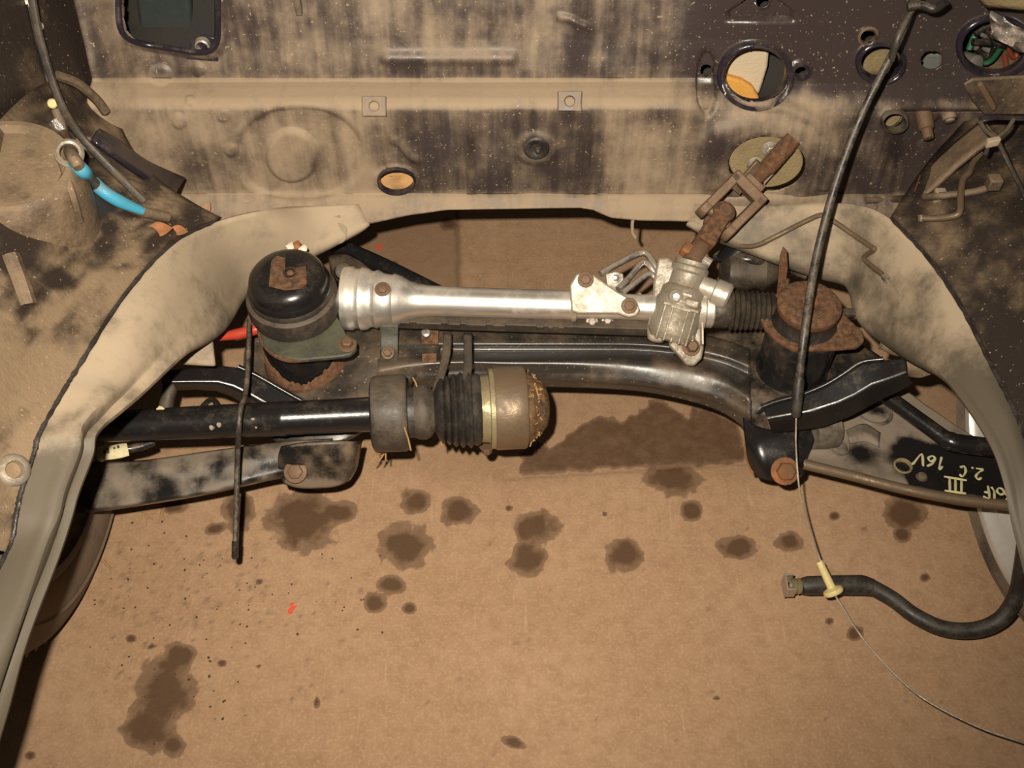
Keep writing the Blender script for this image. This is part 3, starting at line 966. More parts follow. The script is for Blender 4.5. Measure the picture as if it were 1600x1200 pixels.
# left inner wing and cowl side
mb = MB()
mb.patch([[at(160, -260, x=-0.575), at(100, -260, x=-0.60), at(30, -260, x=-0.615), at(-90, -260, x=-0.63)],
          [at(168, -60, x=-0.575), at(110, -60, x=-0.60), at(40, -60, x=-0.615), at(-90, -60, x=-0.63)],
          [at(178, 60, x=-0.575), at(120, 50, x=-0.597), at(50, 60, x=-0.612), at(-90, 60, x=-0.63)],
          [at(186, 150, x=-0.575), at(135, 140, x=-0.592), at(60, 150, x=-0.61), at(-90, 150, x=-0.63)],
          [at(200, 235, x=-0.562), at(150, 235, x=-0.575), at(70, 250, x=-0.60), at(-90, 260, x=-0.62)]], 6, 6)
wgl = mb.build('inner_wing', 'wing', body, solid=0.003, dust=lambda px, py, V: -0.65 + 0.6 * gauss(px, py, 55, 130, 22, 90) + vnoise(px, py, 30, 47) * 0.2)  # base value darkens the upper corner, flash falloff put into the colour
lab(wgl, 'dark left inner wing beside the square opening')
mb = MB()
mb.patch([[at(1560, -260, x=0.59), at(1620, -260, x=0.63), at(1720, -260, x=0.66)],
          [at(1538, -60, x=0.59), at(1600, -60, x=0.63), at(1720, -60, x=0.66)],
          [at(1538, 60, x=0.60), at(1610, 60, x=0.63), at(1720, 60, x=0.66)],
          [at(1540, 150, x=0.60), at(1610, 150, x=0.63), at(1720, 150, x=0.66)],
          [at(1540, 215, x=0.585), at(1600, 225, x=0.61), at(1720, 240, x=0.65)]], 6, 6)
wgr = mb.build('inner_wing', 'wing', body, solid=0.003, dust=lambda px, py, V: 0.1 + vnoise(px, py, 30, 48) * 0.25)
lab(wgr, 'right inner wing beside the wiring opening')
# diagonal gutter seam (left) and its clips
gut = smooth_path([at(45, -30, x=-0.585), at(62, 60, x=-0.585), at(92, 155, x=-0.575), at(120, 205, x=-0.555), at(160, 250, x=-0.53), at(200, 290, x=-0.505), at(225, 315, x=-0.49)], 8)
MB().tube(gut, 0.0048, 8, flat=0.6).build('gutter_seam', 'rubber', wgl)
mb = MB()
mb.patch([[at(150, 205, x=-0.545), at(185, 225, x=-0.53), at(225, 255, x=-0.515), at(285, 282, x=-0.495)],
          [at(140, 222, x=-0.543), at(172, 245, x=-0.526), at(215, 275, x=-0.508), at(270, 305, x=-0.485)]], 6, 3)
mb.build('stiffening_rib', 'navy', wl, solid=0.006)
MB().tube(smooth_path([at(88, 118, x=-0.59), at(120, 130, x=-0.575), at(150, 155, x=-0.565), at(165, 175, x=-0.56)], 6), 0.006, 8).build('stiffening_rib', 'wing', wgl)
# strut tower at the left edge
tc = at(5, 245, x=-0.585)
tw = MB()
tw.lathe(tc + Vector((-0.01, 0.0, -0.10)), (0.16, -0.08, 1), [(0, 0.078), (0.07, 0.074), (0.092, 0.070), (0.100, 0.064), (0.100, 0.058), (0.093, 0.053), (0.094, 0.03), (0.095, 0)], 48)
tw = tw.build('strut_tower', 'wing', wl, dust=lambda px, py, V: 0.1 + vnoise(px, py, 25, 51) * 0.3)
lab(tw, 'round dusty strut tower at the left edge')
# where a line of sight meets the sheet metal
from mathutils.bvhtree import BVHTree
_bv, _bp = [], []
for ob in (firewall, left_rail, right_rail, wl, wr, wgl, wgr, tw):
    o_ = len(_bv)
    off_ = body.location if ob.parent is body else body.location
    _bv += [v.co + off_ for v in ob.data.vertices]
    _bp += [tuple(i + o_ for i in p_.vertices) for p_ in ob.data.polygons]
_tree = BVHTree.FromPolygons(_bv, _bp)


def on(px_, py_, lift=0.004):
    u, v = (px_ - 800) / F, (py_ - 600) / F
    r_ = Vector((u, CT - v * ST, -(ST + v * CT))).normalized()
    h_ = _tree.ray_cast(CAM, r_)
    if h_[0] is None:
        return at(px_, py_, d=1.15)
    return h_[0] - r_ * lift


MB().prism([on(1420, 297, 0.012), on(1431, 274, 0.012), on(1437, 274, 0.012), on(1428, 300, 0.012)], (0, -0.003, 0.003)).build('paint_flake', 'rust_orange', wr)
# captive nut ring on the left wheelhouse
p = on(19, 735, 0.003)
nn = Vector((0.65, -0.35, 0.67)).normalized()
MB().lathe(p, nn, [(-0.006, 0.016), (0.004, 0.0155), (0.008, 0.012), (0.009, 0.0085), (0.004, 0.0075), (-0.006, 0.0075)], 26, caps=False).build('captive_nut', 'alu_dull', wl)
# creases and the brake line clips on the left wheelhouse
for (pts, r_) in (([(95, 250, -0.545), (112, 300, -0.535), (125, 345, -0.52)], 0.004),
                  ([(15, 400, -0.555), (30, 440, -0.545), (42, 478, -0.535)], 0.010)):
    MB().tube(smooth_path([on(a_, b_, 0.002) for (a_, b_, x_) in pts], 6), r_, 8).build('crease_strip', 'wing', wl)
# dirt crumbs lying on the wheelhouse panels
# right: diagonal rib, bracket plate at the right edge
mb = MB()
mb.patch([[at(1425, 298, x=0.475), at(1480, 240, x=0.515), at(1540, 190, x=0.55)], [at(1440, 316, x=0.472), at(1500, 262, x=0.512), at(1560, 214, x=0.547)]], 6, 3)
mb.build('stiffening_rib', 'wing', wr, solid=0.006, dust=lambda px, py, V: px * 0 + 0.1)

mb = MB()
bp = [(1505, 133), (1520, 124), (1640, 118), (1640, 180), (1537, 180), (1519, 160)]
mb.prism([at(a_, b_, y=1.06) for (a_, b_) in bp], (0, 0.004, 0.001))
bkt = mb.build('edge_bracket', 'wing', wgr, bevel=0.003, dust=lambda px, py, V: 0.3 * ss(1540, 1580, px) - 0.2)
lab(bkt, 'folded bracket with a slot at the right edge')
MB().prism([at(a_, b_, y=1.052) for (a_, b_) in ((1527, 134), (1536, 130), (1558, 166), (1556, 174), (1549, 174))], (0, 0.007, 0.001)).build('slot_lip', 'rust_steel', wgr, bevel=0.002)
MB().tube(smooth_path([at(1530, 188, y=1.03), at(1545, 183, y=1.03), at(1580, 184, y=1.03), at(1640, 186, y=1.03)], 5), 0.005, 8, flat=0.4).build('bracket_edge', 'navy', wgr)

# ------------------------------------------------------------------ front subframe
SZ = 0.20
sub = thing('front_subframe', 'black pressed-steel subframe crossing the bay below the steering rack', 'subframe', (0.0, 0.93, 0.2))


def sub_dust(px, py, V):
    return vnoise(px, py, 40, 61) * 0.3 + vnoise(px, py, 14, 62) * 0.2 + 0.35 * ss(680, 600, px) + 0.15 * ss(1120, 1180, px) - 0.1


cols = [590, 650, 720, 800, 900, 1000, 1080, 1130, 1172]
lines = {  # pixel row of each pressed line, per column, with its height
    'b0': ([516, 512, 514, 515, 516, 517, 520, 530, 545], 0.205),
    'b1': ([528, 526, 527, 527, 527, 528, 534, 545, 560], 0.213),
    'b2': ([538, 537, 537, 537, 537, 538, 546, 556, 572], 0.216),
    'b3': ([545, 544, 545, 545, 545, 546, 554, 566, 584], 0.206),
    'b4': ([556, 553, 553, 553, 552, 552, 558, 574, 598], 0.206),
    'b5': ([570, 562, 561, 562, 561, 561, 570, 585, 612], 0.218),
    'b6': ([580, 570, 567, 568, 568, 571, 581, 597, 624], 0.219),
    'b7': ([590, 582, 577, 579, 582, 590, 602, 616, 640], 0.207),
    'b8': ([600, 592, 589, 589, 592, 600, 613, 628, 652], 0.198),
    'b9': ([605, 600, 597, 597, 599, 605, 620, 636, 662], 0.184),
    'c0': ([612, 607, 605, 605, 606, 612, 628, 646, 676], 0.172)}
notch = {'b5': 4, 'b6': 4}
ctrl = []
for k in lines:
    rws, z_ = lines[k]
    ctrl.append([at(c_, r_, z=z_) for c_, r_ in zip(cols, rws)])
back = [at(c_, r_, z=0.205) + Vector((0, 0.004, -0.03)) for c_, r_ in zip(cols, lines['b0'][0])]
ctrl = [back] + ctrl
mb = MB().patch(ctrl, 4, 8)
beam = mb.build('cross_beam', 'sub', sub, solid=0.003, dust=sub_dust, angle=60)
# left platform under the left mount
PLF = [[(392, 520, 0.20), (450, 505, 0.20), (540, 500, 0.205), (620, 510, 0.205), (690, 516, 0.205)],
       [(382, 560, 0.195), (450, 555, 0.20), (540, 550, 0.205), (620, 545, 0.207), (690, 540, 0.207)],
       [(385, 600, 0.19), (450, 605, 0.195), (540, 600, 0.20), (620, 580, 0.205), (680, 562, 0.205)],
       [(400, 640, 0.18), (450, 650, 0.185), (540, 650, 0.19), (610, 620, 0.195), (650, 585, 0.20)],
       [(430, 690, 0.165), (470, 700, 0.165), (540, 690, 0.17), (590, 650, 0.17), (640, 610, 0.175)]]
mb = MB().patch([[at(a_, b_, z=z_) for (a_, b_, z_) in r_] for r_ in PLF], 6, 6)
lab(mb.build('platform', 'sub', sub, solid=0.004, dust=lambda px, py, V: sub_dust(px, py, V) - 0.25), 'dusty left end of the subframe')
PRF = [[(1100, 520, 0.20), (1150, 515, 0.205), (1220, 515, 0.205), (1300, 520, 0.205), (1350, 540, 0.20)],
       [(1110, 570, 0.20), (1160, 570, 0.205), (1220, 575, 0.205), (1300, 570, 0.205), (1380, 560, 0.205)],
       [(1130, 610, 0.19), (1165, 615, 0.20), (1215, 620, 0.205), (1290, 605, 0.205), (1400, 580, 0.205)],
       [(1150, 650, 0.18), (1175, 645, 0.19), (1215, 650, 0.195), (1290, 640, 0.195), (1390, 600, 0.195)],
       [(1165, 680, 0.16), (1185, 672, 0.17), (1220, 672, 0.175), (1275, 660, 0.175), (1370, 620, 0.175)]]
mb = MB().patch([[at(a_, b_, z=z_) for (a_, b_, z_) in r_] for r_ in PRF], 6, 6)
lab(mb.build('platform', 'black', sub, solid=0.004, dust=lambda px, py, V: sub_dust(px, py, V) - 0.1), 'black right end of the subframe')


def strip(top, bot, z0, z1, n=8):
    return [[at(a_, b_, z=z0) for (a_, b_) in top], [at((a_ + c_) / 2, (b_ + d_) / 2, z=(z0 + z1) / 2 + 0.006) for (a_, b_), (c_, d_) in zip(top, bot)],
            [at(a_, b_, z=z1) for (a_, b_) in bot]]


# rear arms: pressed box sections with two rounded edges
def loft(sections):
    mb = MB()
    n = len(sections[0])
    vs = [q_ for sec in sections for q_ in sec]
    fs = [(i * n + j, i * n + j + 1, (i + 1) * n + j + 1, (i + 1) * n + j) for i in range(len(sections) - 1) for j in range(n - 1)]
    return mb._add(vs, fs)


tops = [(1190, 636), (1214, 627), (1250, 618), (1290, 601), (1318, 584), (1346, 566), (1380, 561), (1414, 558)]
mids = [(1200, 656), (1226, 652), (1266, 646), (1312, 632), (1338, 620), (1364, 604), (1392, 594), (1416, 584)]
bots = [(1206, 676), (1236, 674), (1284, 668), (1330, 650), (1356, 636), (1382, 622), (1404, 612), (1426, 600)]
ZT = [0.226, 0.236, 0.244, 0.252, 0.254, 0.254, 0.25, 0.245]
secs = []
for (t_, m_, b_, zt) in zip(tops, mids, bots, ZT):
    k_ = -0.00028 * (t_[0] - 1214)
    T_, M_, B_ = at(t_[0], t_[1], d=1.335 + k_), at(m_[0], m_[1], d=1.323 + k_), at(b_[0], b_[1], d=1.350 + k_)
    secs.append([T_ + Vector((0, 0.012, -0.03)), T_, M_, B_])
lab(loft(secs).build('rear_arm', 'gloss_black', sub, bevel=0.005, segs=4, angle=70), 'glossy black arm reaching right to the rail')
TOPR, MIDR = tops, mids
tops = [(258, 577), (300, 573), (345, 570), (372, 573), (400, 586), (430, 603), (460, 620), (490, 636)]
mids = [(270, 598), (306, 598), (340, 599), (364, 606), (388, 618), (412, 632), (436, 645), (462, 656)]
bots = [(276, 610), (308, 609), (338, 611), (360, 619), (382, 631), (404, 645), (424, 656), (450, 666)]
secs = []
for (t_, m_, b_) in zip(tops, mids, bots):
    k_ = 0.00018 * (t_[0] - 372)
    T_, M_, B_ = at(t_[0], t_[1], d=1.375 + k_), at(m_[0], m_[1], d=1.363 + k_), at(b_[0], b_[1], d=1.385 + k_)
    secs.append([T_ + Vector((0, 0.012, -0.03)), T_, M_, B_])
lab(loft(secs).build('rear_arm', 'gloss_black', sub, bevel=0.005, segs=4, angle=70), 'glossy black arm reaching left to the rail')
for pts_, d_, kk_, x0_ in ((TOPR[2:7], 1.334, -0.00028, 1214), (TOPR[:3], 1.334, -0.00028, 1214), (tops[3:], 1.374, 0.00018, 372)):
    MB().tube(smooth_path([at(a_, b_, d=d_ + kk_ * (a_ - x0_)) for (a_, b_) in pts_], 5), 0.0034, 10).build('arm_edge', 'gloss_black', sub)  # glossy beads added along the top edges to catch a highlight line
MB().tube([at(262, 582, z=0.21), at(266, 606, z=0.20), at(258, 640, z=0.18)], 0.010, 12).build('arm_bush', 'rubber', sub)
MB().tube(smooth_path([at(345, 640, z=0.19), at(330, 624, z=0.195), at(304, 650, z=0.18)], 4), 0.004, 8).build('arm_edge', 'gloss_black', sub)


# mount towers
def tower(cx, cy, r0, r1, z1, z0, mat_):
    c_ = at(cx, cy, z=z1)
    return MB().lathe(Vector((c_.x, c_.y, z0)), (0, 0, 1), [(0, r0 * 1.12), (0.006, r0 * 1.04), (0.02, r0), (z1 - z0 - 0.004, r1), (z1 - z0, r1 * 0.96)], 40), c_


mbt, lc = tower(466, 497, 0.053, 0.056, 0.282, 0.192, 'gloss_black')
towL = mbt.build('mount_tower', 'gloss_black', sub)
mb = MB()                                                       # flaking rust around the foot
base = Vector((lc.x, lc.y, 0.195))
vs, fs = [], []
for j in range(61):
    t = radians(-170 + j * 160 / 60)
    hgt = 0.012 + 0.03 * abs(cos((j - 30) / 30 * pi / 2 + pi / 2)) ** 1.5 + 0.006 * random.random()
    for (r_, z_) in ((0.0605, 0.0), (0.0565, 0.008), (0.0548, hgt)):
        vs.append(base + Vector((cos(t) * r_ * 1.005, sin(t) * r_ * 1.005, z_)))
for j in range(60):
    for i in range(2):
        a_ = j * 3 + i
        fs.append((a_, a_ + 3, a_ + 4, a_ + 1))
mb._add(vs, fs)
lab(mb.build('rust_scale', 'rust', sub, solid=-0.0012), 'rust flaking round the foot of the left tower')
mbt, rc = tower(1256, 514, 0.047, 0.047, 0.284, 0.200, 'black')
mbt.build('mount_tower', 'black', sub)
# bracket ears for the control arms
mb = MB()                                                       # left ear
EL = [[(438, 700, 0.205), (470, 694, 0.21), (520, 690, 0.21), (552, 690, 0.20), (566, 690, 0.18)],
      [(434, 716, 0.19), (470, 716, 0.19), (520, 716, 0.19), (552, 712, 0.185), (562, 712, 0.165)],
      [(436, 738, 0.165), (470, 742, 0.165), (520, 742, 0.165), (548, 734, 0.165), (558, 732, 0.15)],
      [(444, 757, 0.15), (470, 763, 0.15), (515, 762, 0.15), (540, 755, 0.15), (549, 748, 0.14)]]
mb.patch([[at(a_, b_, z=z_) for (a_, b_, z_) in r_] for r_ in EL], 5, 5)
lab(mb.build('arm_bracket', 'black', sub, solid=0.004, dust=lambda px, py, V: vnoise(px, py, 16, 66) * 0.3 + 0.35 * ss(745, 757, py) + 0.1), 'left bracket holding the control arm')
MB().hexbolt(at(462, 737, z=0.172), (0, -0.55, 0.8), 0.0105, 0.4).build('pivot_bolt', 'rust_steel', sub, bevel=0.001)
mb = MB()
ER = [[(1160, 648, 0.188), (1176, 662, 0.19), (1205, 672, 0.195), (1245, 672, 0.195), (1275, 664, 0.19)],
      [(1164, 690, 0.178), (1182, 694, 0.186), (1205, 690, 0.19), (1245, 692, 0.19), (1272, 690, 0.185)],
      [(1169, 722, 0.160), (1188, 726, 0.17), (1207, 722, 0.175), (1240, 722, 0.175), (1262, 716, 0.17)],
      [(1182, 745, 0.148), (1196, 750, 0.15), (1212, 752, 0.15), (1236, 755, 0.15), (1256, 742, 0.15)]]
mb.patch([[at(a_, b_, z=z_) for (a_, b_, z_) in r_] for r_ in ER], 5, 5)
lab(mb.build('arm_bracket', 'gloss_black', sub, solid=0.004), 'right glossy bracket holding the control arm')
MB().hexbolt(at(1226, 736, z=0.173), (0, -0.6, 0.75), 0.0125, 0.8).build('pivot_bolt', 'rust_orange', sub, bevel=0.001)
MB().tube(smooth_path([at(1168, 692, z=0.172), at(1168, 712, z=0.162), at(1178, 738, z=0.15)], 5), 0.004, 8, flat=0.6).build('rust_scale', 'rust_orange', sub)
# hat bracket on the beam next to the rack's left clamp
mb = MB()
mb.patch([[at(x_, y_, z=z_) for x_ in (594, 606, 618, 622)] for (y_, z_) in ((505, 0.262), (525, 0.245), (545, 0.232), (566, 0.212))], 4, 4)
mb.build('rack_clamp', 'green_paint', sub, solid=0.003)
MB().hexbolt(at(606, 552, z=0.232), (0, -0.5, 0.85), 0.006, 0.8).build('clamp_bolt', 'rust_steel', sub, bevel=0.0006)
MB().box(at(672, 524, z=0.222), (0.012, 0, 0), (0, 0.012, 0.006), (0, -0.001, 0.002)).build('tab_plate', 'rust', sub, bevel=0.001)
MB().lathe(at(666, 522, z=0.232), (0, -0.4, 1), [(0, 0.006), (0.006, 0.006), (0.007, 0.004), (0.007, 0)], 14).build('clamp_bolt', 'steel', sub)
MB().box(at(671, 560, z=0.222), (0.010, 0, 0), (0, 0.006, 0.003), (0, -0.001, 0.002)).build('tab_plate', 'rust', sub, bevel=0.001)
MB().lathe(at(1255, 650, z=0.203), (0, -0.2, 1), [(0, 0.010), (0.004, 0.010), (0.006, 0.006), (0.006, 0)], 14).build('clamp_bolt', 'rust', sub)

# ------------------------------------------------------------------ steering rack
RZ = 0.285
rack = thing('steering_rack', 'silver aluminium steering rack lying across the back of the bay', 'steering rack', at(800, 478, z=RZ))
RA, RBp = at(538, 466, z=RZ), at(1200, 486, z=RZ)
rax = (RBp - RA).normalized()


def rt(px_):
    """distance along the rack axis for a column of the photograph"""
    lo, hi = 0.0, (RBp - RA).length * 1.2
    for _ in range(40):
        m_ = (lo + hi) / 2
        q_ = RA + rax * m_
        X_, _y = proj([tuple(q_)])
        if X_[0] < px_:
            lo = m_
        else:
            hi = m_
    return lo


def rp(px_):
    return RA + rax * rt(px_)


K = depth(rp(800)) / F


def prof(l):
    return [(rt(a_), r_ * K) for (a_, r_) in l]


mb = MB()
mb.lathe(RA, rax, prof([(538, 38), (537, 49), (545, 50), (552, 50), (556, 47), (563, 47), (566, 49.5), (575, 48), (581, 44), (586, 44), (590, 46), (600, 41), (612, 39),
                        (617, 41), (628, 37), (640, 30), (655, 26), (672, 24), (700, 23.5), (780, 23), (860, 23), (893, 23), (894, 26), (900, 26), (902, 22)]), 48)
lab(mb.build('housing_tube', 'alu_tube', rack), 'bright round housing, flared at its left end')
mb = MB().lathe(RA, rax, prof([(896, 21), (905, 21), (1000, 20), (1030, 22)]), 32)
mb.build('housing_neck', 'alu_tube', rack)
# flat lower web with teeth below the tube
mb = MB()
q0, q1 = rp(612) + Vector((0, -0.012, -0.024)), rp(1015) + Vector((0, -0.012, -0.024))
mb.box((q0 + q1) / 2, (q1 - q0) / 2, (0, 0.012, 0), (0, 0, 0.007))
for (a_, b_) in ((625, 640), (650, 690), (700, 720), (728, 760), (770, 790), (838, 850), (856, 864), (872, 882)):
    q_ = rp((a_ + b_) / 2) + Vector((0, -0.024, -0.019))
    mb.box(q_, rax * (b_ - a_) / 2 * K, (0, 0.003, 0), (0, 0, 0.003))
mb.build('lower_web', 'rubber', rack, bevel=0.001)
MB().hexbolt(rp(603) + Vector((0, -0.015, 0.034)), (0, -0.35, 1), 0.007, 0.4).build('clamp_bolt', 'rust_steel', rack, bevel=0.0006)
# triangular clamp plate
cl = [(890, 446), (900, 428), (915, 423), (929, 430), (965, 455), (996, 472), (1001, 484), (995, 494), (982, 496), (965, 490), (905, 490), (893, 486)]
up = Vector((0, -0.62, 0.78)).normalized()
c_ = at(940, 465, z=0.312)


def on_plane(px_, py_, o, n):
    u, v = (px_ - 800) / F, (py_ - 600) / F
    r_ = Vector((u, CT - v * ST, -(ST + v * CT)))
    return CAM + r_ * ((o - CAM).dot(n) / r_.dot(n))


mb = MB().prism([on_plane(a_, b_, c_, up) for (a_, b_) in cl], up * -0.010)
lab(mb.build('clamp_plate', 'alu', rack, bevel=0.0025, segs=3), 'three-cornered cast clamp plate with two bolts')
for (a_, b_) in ((915, 437), (983, 478)):
    MB().hexbolt(on_plane(a_, b_, c_, up), up, 0.0072, 0.5).build('clamp_bolt', 'rust_steel', rack, bevel=0.0006)
for (a_, b_) in ((925, 502), (949, 500)):
    MB().hexbolt(at(a_, b_, z=0.268), (0, -0.8, 0.6), 0.0055, 0.8).build('adjuster_nut', 'steel', rack, bevel=0.0005)
mb = MB()
o2 = at(965, 440, z=0.29)
up2 = Vector((0, -0.7, 0.7)).normalized()
mb.prism([on_plane(a_, b_, o2, up2) for (a_, b_) in ((946, 428), (962, 424), (974, 428), (976, 460), (990, 462), (1000, 456), (1010, 468), (990, 476), (950, 462))], up2 * -0.004)
mb.build('pipe_bracket', 'alu_dull', rack, bevel=0.0012)
MB().hexbolt(on_plane(962, 434, o2, up2), up2, 0.0052, 0.5).build('clamp_bolt', 'steel', rack)
# fluid pipes
for (pl, r_) in (([(938, 428), (962, 414), (1000, 396), (1014, 400), (1022, 414), (1030, 432)], 0.0046),
                 ([(966, 452), (985, 432), (1000, 414), (1008, 411), (1017, 418), (1028, 436)], 0.0046),
                 ([(972, 458), (996, 440), (1016, 428), (1030, 444)], 0.0042)):
    MB().tube(smooth_path([at(a_, b_, z=0.30 if i < len(pl) - 1 else 0.29) for i, (a_, b_) in enumerate(pl)], 7), r_, 10).build('fluid_pipe', 'steel', rack)
# pinion housing, cast block leaning toward the shaft
pt0, pt1 = at(1082, 408, z=0.338), at(1046, 530, z=0.262)
pax = (pt1 - pt0).normalized()
Lp = (pt1 - pt0).length
mb = MB()
mb.lathe(pt0, pax, [(0.0, 0.017), (0.0, 0.0225), (0.006, 0.0225), (0.008, 0.025), (0.014, 0.025), (0.017, 0.022), (0.034, 0.023), (0.04, 0.029), (0.05, 0.030), (0.056, 0.033),
                    (0.095, 0.032), (0.100, 0.034), (Lp * 0.92, 0.033), (Lp, 0.028), (Lp + 0.004, 0.0)], 36)
pin = mb.build('pinion_housing', 'alu_dull', rack)
lab(pin, 'oily cast housing where the steering shaft enters')
side = pax.cross(Vector((0, -0.5, 0.85))).normalized()
face = side.cross(pax).normalized()
if face.dot(CAM - pt0) < 0:
    face = -face
for (t_, w_, h_, o_) in ((0.055, 0.030, 0.004, 0.029), (0.064, 0.026, 0.003, 0.032), (0.045, 0.020, 0.003, 0.027)):
    MB().box(pt0 + pax * t_ + face * o_, side * w_ * 0.5, pax * 0.0022, face * h_).build('cast_rib', 'alu_dull', pin, bevel=0.0008)
for k in range(5):
    s_ = -0.020 + k * 0.010
    MB().box(pt0 + pax * (Lp * 0.80) + side * s_ + face * 0.024, side * 0.0014, pax * 0.024, face * (0.006 + 0.003 * (k % 2))).build('cast_rib', 'alu_dull', pin, bevel=0.0008)
MB().box(pt0 + pax * (Lp * 0.58) + face * 0.026, side * 0.024, pax * 0.0025, face * 0.007).build('cast_rib', 'alu_dull', pin, bevel=0.0012)
MB().box(pt0 + pax * (Lp * 0.50) - side * 0.012 + face * 0.028, side * 0.010, pax * 0.006, face * 0.006).build('cast_boss', 'alu_dull', pin, bevel=0.003)
MB().lathe(pt0 + pax * (Lp * 0.47) + side * 0.010 + face * 0.026, face, [(0, 0.010), (0.006, 0.009), (0.008, 0.006), (0.005, 0.004), (0.005, 0)], 18).build('cast_boss', 'alu', pin)
# flange plate left of the pinion (oval, leaning)
mb = MB()
o3 = at(1040, 470, z=0.302)
up3 = Vector((-0.25, -0.6, 0.76)).normalized()
fl3 = [(1027, 402), (1045, 400), (1056, 410), (1058, 440), (1046, 480), (1040, 505), (1035, 535), (1020, 534), (1011, 530), (1010, 510), (1018, 480), (1020, 440)]
mb.prism([on_plane(a_, b_, o3, up3) for (a_, b_) in fl3], up3 * -0.022)
mb.build('flange', 'alu_dull', rack, bevel=0.004, segs=3)
# lower ear with bolt
o4 = at(1080, 540, z=0.262)
up4 = Vector((0.0, -0.55, 0.83)).normalized()
mb = MB()
el = [(1048, 520), (1070, 496), (1100, 494), (1100, 545), (1097, 560), (1086, 571), (1074, 570), (1062, 556), (1046, 540)]
mb.prism([on_plane(a_, b_, o4, up4) for (a_, b_) in el], up4 * -0.012)
lab(mb.build('mounting_ear', 'alu_dull', rack, bevel=0.003, segs=3), 'mounting ear with a rusty bolt')
for x_ in (1064, 1079, 1095):
    q_ = on_plane(x_, 518, o4, up4)
    MB().box(q_ + up4 * 0.006, (0.0014, 0, 0), (0, 0.016, 0.011), up4 * 0.008).build('cast_rib', 'alu', rack, bevel=0.0006)
MB().hexbolt(on_plane(1080, 543, o4, up4), up4, 0.008, 1.4).build('ear_bolt', 'rust_steel', rack, bevel=0.0006)
# right boss, clamp and bellows
bx = at(1108, 452, z=0.315)
MB().lathe(bx, (at(1137, 464, z=0.312) - bx), [(-0.012, 0.014), (0.006, 0.015), (0.008, 0.018), (0.026, 0.018), (0.029, 0.015), (0.029, 0)], 24).build('damper_cap', 'alu', rack)
mb = MB().lathe(RA, rax, prof([(1082, 30), (1084, 34), (1099, 34), (1101, 30)]), 32)
mb.build('bearing_ring', 'alu', rack)
MB().lathe(RA, rax, prof([(1101, 28), (1104, 28), (1104, 29), (1112, 29), (1113, 27), (1116, 26)]), 32).build('bellows_clamp', 'alu_tube', rack)
bel = [(1114, 27), (1116, 28.5), (1134, 29), (1138, 27)]
x_ = 1138
for k in range(9):
    bel += [(x_ + 4, 33 - k * 0.4), (x_ + 8, 26 - k * 0.4)]
    x_ += 8
bel += [(1218, 18), (1235, 14)]
lab(MB().lathe(RA, rax, prof(bel), 36).build('bellows', 'rubber', rack), 'black ribbed rubber bellows at the right end')
MB().lathe(RA, rax, prof([(1200, 8), (1330, 8), (1420, 8)]), 16).build('tie_rod', 'black', rack)

# ------------------------------------------------------------------ rusty steering shaft with universal joint
sj = thing('steering_shaft', 'rusty steering shaft with a universal joint hanging down from the firewall', 'steering shaft', at(1135, 320, y=1.08))
s0 = at(1240, 216, y=1.128)
s1 = at(1172, 292, y=1.098)
s2 = at(1108, 356, y=1.062)
s3 = pt0
d01 = (s1 - s0).normalized()
sh = smooth_path([s0, s0.lerp(s1, 0.4), s0.lerp(s1, 0.7), s1], 5)
lab(MB().tube(sh, [0.0115] * 2 + [0.0125] * 7 + [0.0105, 0.009, 0.0085, 0.0085, 0.0085, 0.0085, 0.0085][: max(0, len(sh) - 9)], 16, flat=0.8).build('upper_shaft', 'rust', sj), 'reddish rusty upper tube')
sd = d01.cross(NF).normalized()
MB().box(s0.lerp(s1, 0.35) + sd * 0.019 * (1 if sd.x > 0 else -1) + Vector((0, 0.012, 0)), d01 * 0.042, sd * 0.0008, NF * 0.004).build('edge_strip', 'alu', sj)
MB().box(s0.lerp(s1, 0.72) - Vector((0.018, 0, 0.006)), d01 * 0.024, sd * 0.008, NF * 0.003).build('shaft_tab', 'iron', sj, bevel=0.001)
# upper yoke: U fork pointing down the shaft
ax2 = (s2 - s1).normalized()
w2 = Vector((0.77, -ST * 0.63, -CT * 0.63))
w2 = (w2 - ax2 * w2.dot(ax2)).normalized()      # across the fork, in the picture roughly up-left to down-right
h2 = ax2.cross(w2).normalized()
mb = MB()
mb.lathe(s1 - ax2 * 0.012, ax2, [(0, 0.010), (0.008, 0.012), (0.014, 0.015), (0.018, 0.012)], 20)
hw = 0.0225
for s_ in (-1, 1):
    mb.box(s1 + ax2 * 0.030 + w2 * hw * s_, ax2 * 0.030, w2 * 0.0062, h2 * 0.015)
    mb.lathe(s1 + ax2 * 0.060 + w2 * (hw - 0.0065) * s_, w2 * s_, [(0, 0.0160), (0.013, 0.0160)], 24)
mb.box(s1 + ax2 * 0.004, ax2 * 0.0075, w2 * (hw + 0.006), h2 * 0.015)
mb.box(s1 - ax2 * 0.006, ax2 * 0.006, w2 * 0.015, h2 * 0.012)
lab(mb.build('upper_yoke', 'rust_steel', sj, bevel=0.002), 'broad forked yoke, brown with rust')
cc = s1 + ax2 * 0.058
mb = MB()
mb.lathe(cc - w2 * 0.022, w2, [(0, 0.007), (0.044, 0.007)], 16)
mb.lathe(cc - h2 * 0.020, h2, [(0, 0.007), (0.040, 0.007)], 16)
mb.lathe(cc - h2 * 0.010, h2, [(0, 0.010), (0.020, 0.010)], 16)
mb.build('cross_piece', 'iron', sj, bevel=0.001)
MB().tube(smooth_path([cc + h2 * 0.016 * sg + w2 * a_ + ax2 * b_ for (a_, b_, sg) in ((-0.012, -0.012, -1), (0.0, -0.018, -1), (0.010, -0.012, -1), (0.012, 0.0, -1))], 5), 0.004, 8).build('circlip', 'rust_steel', sj)
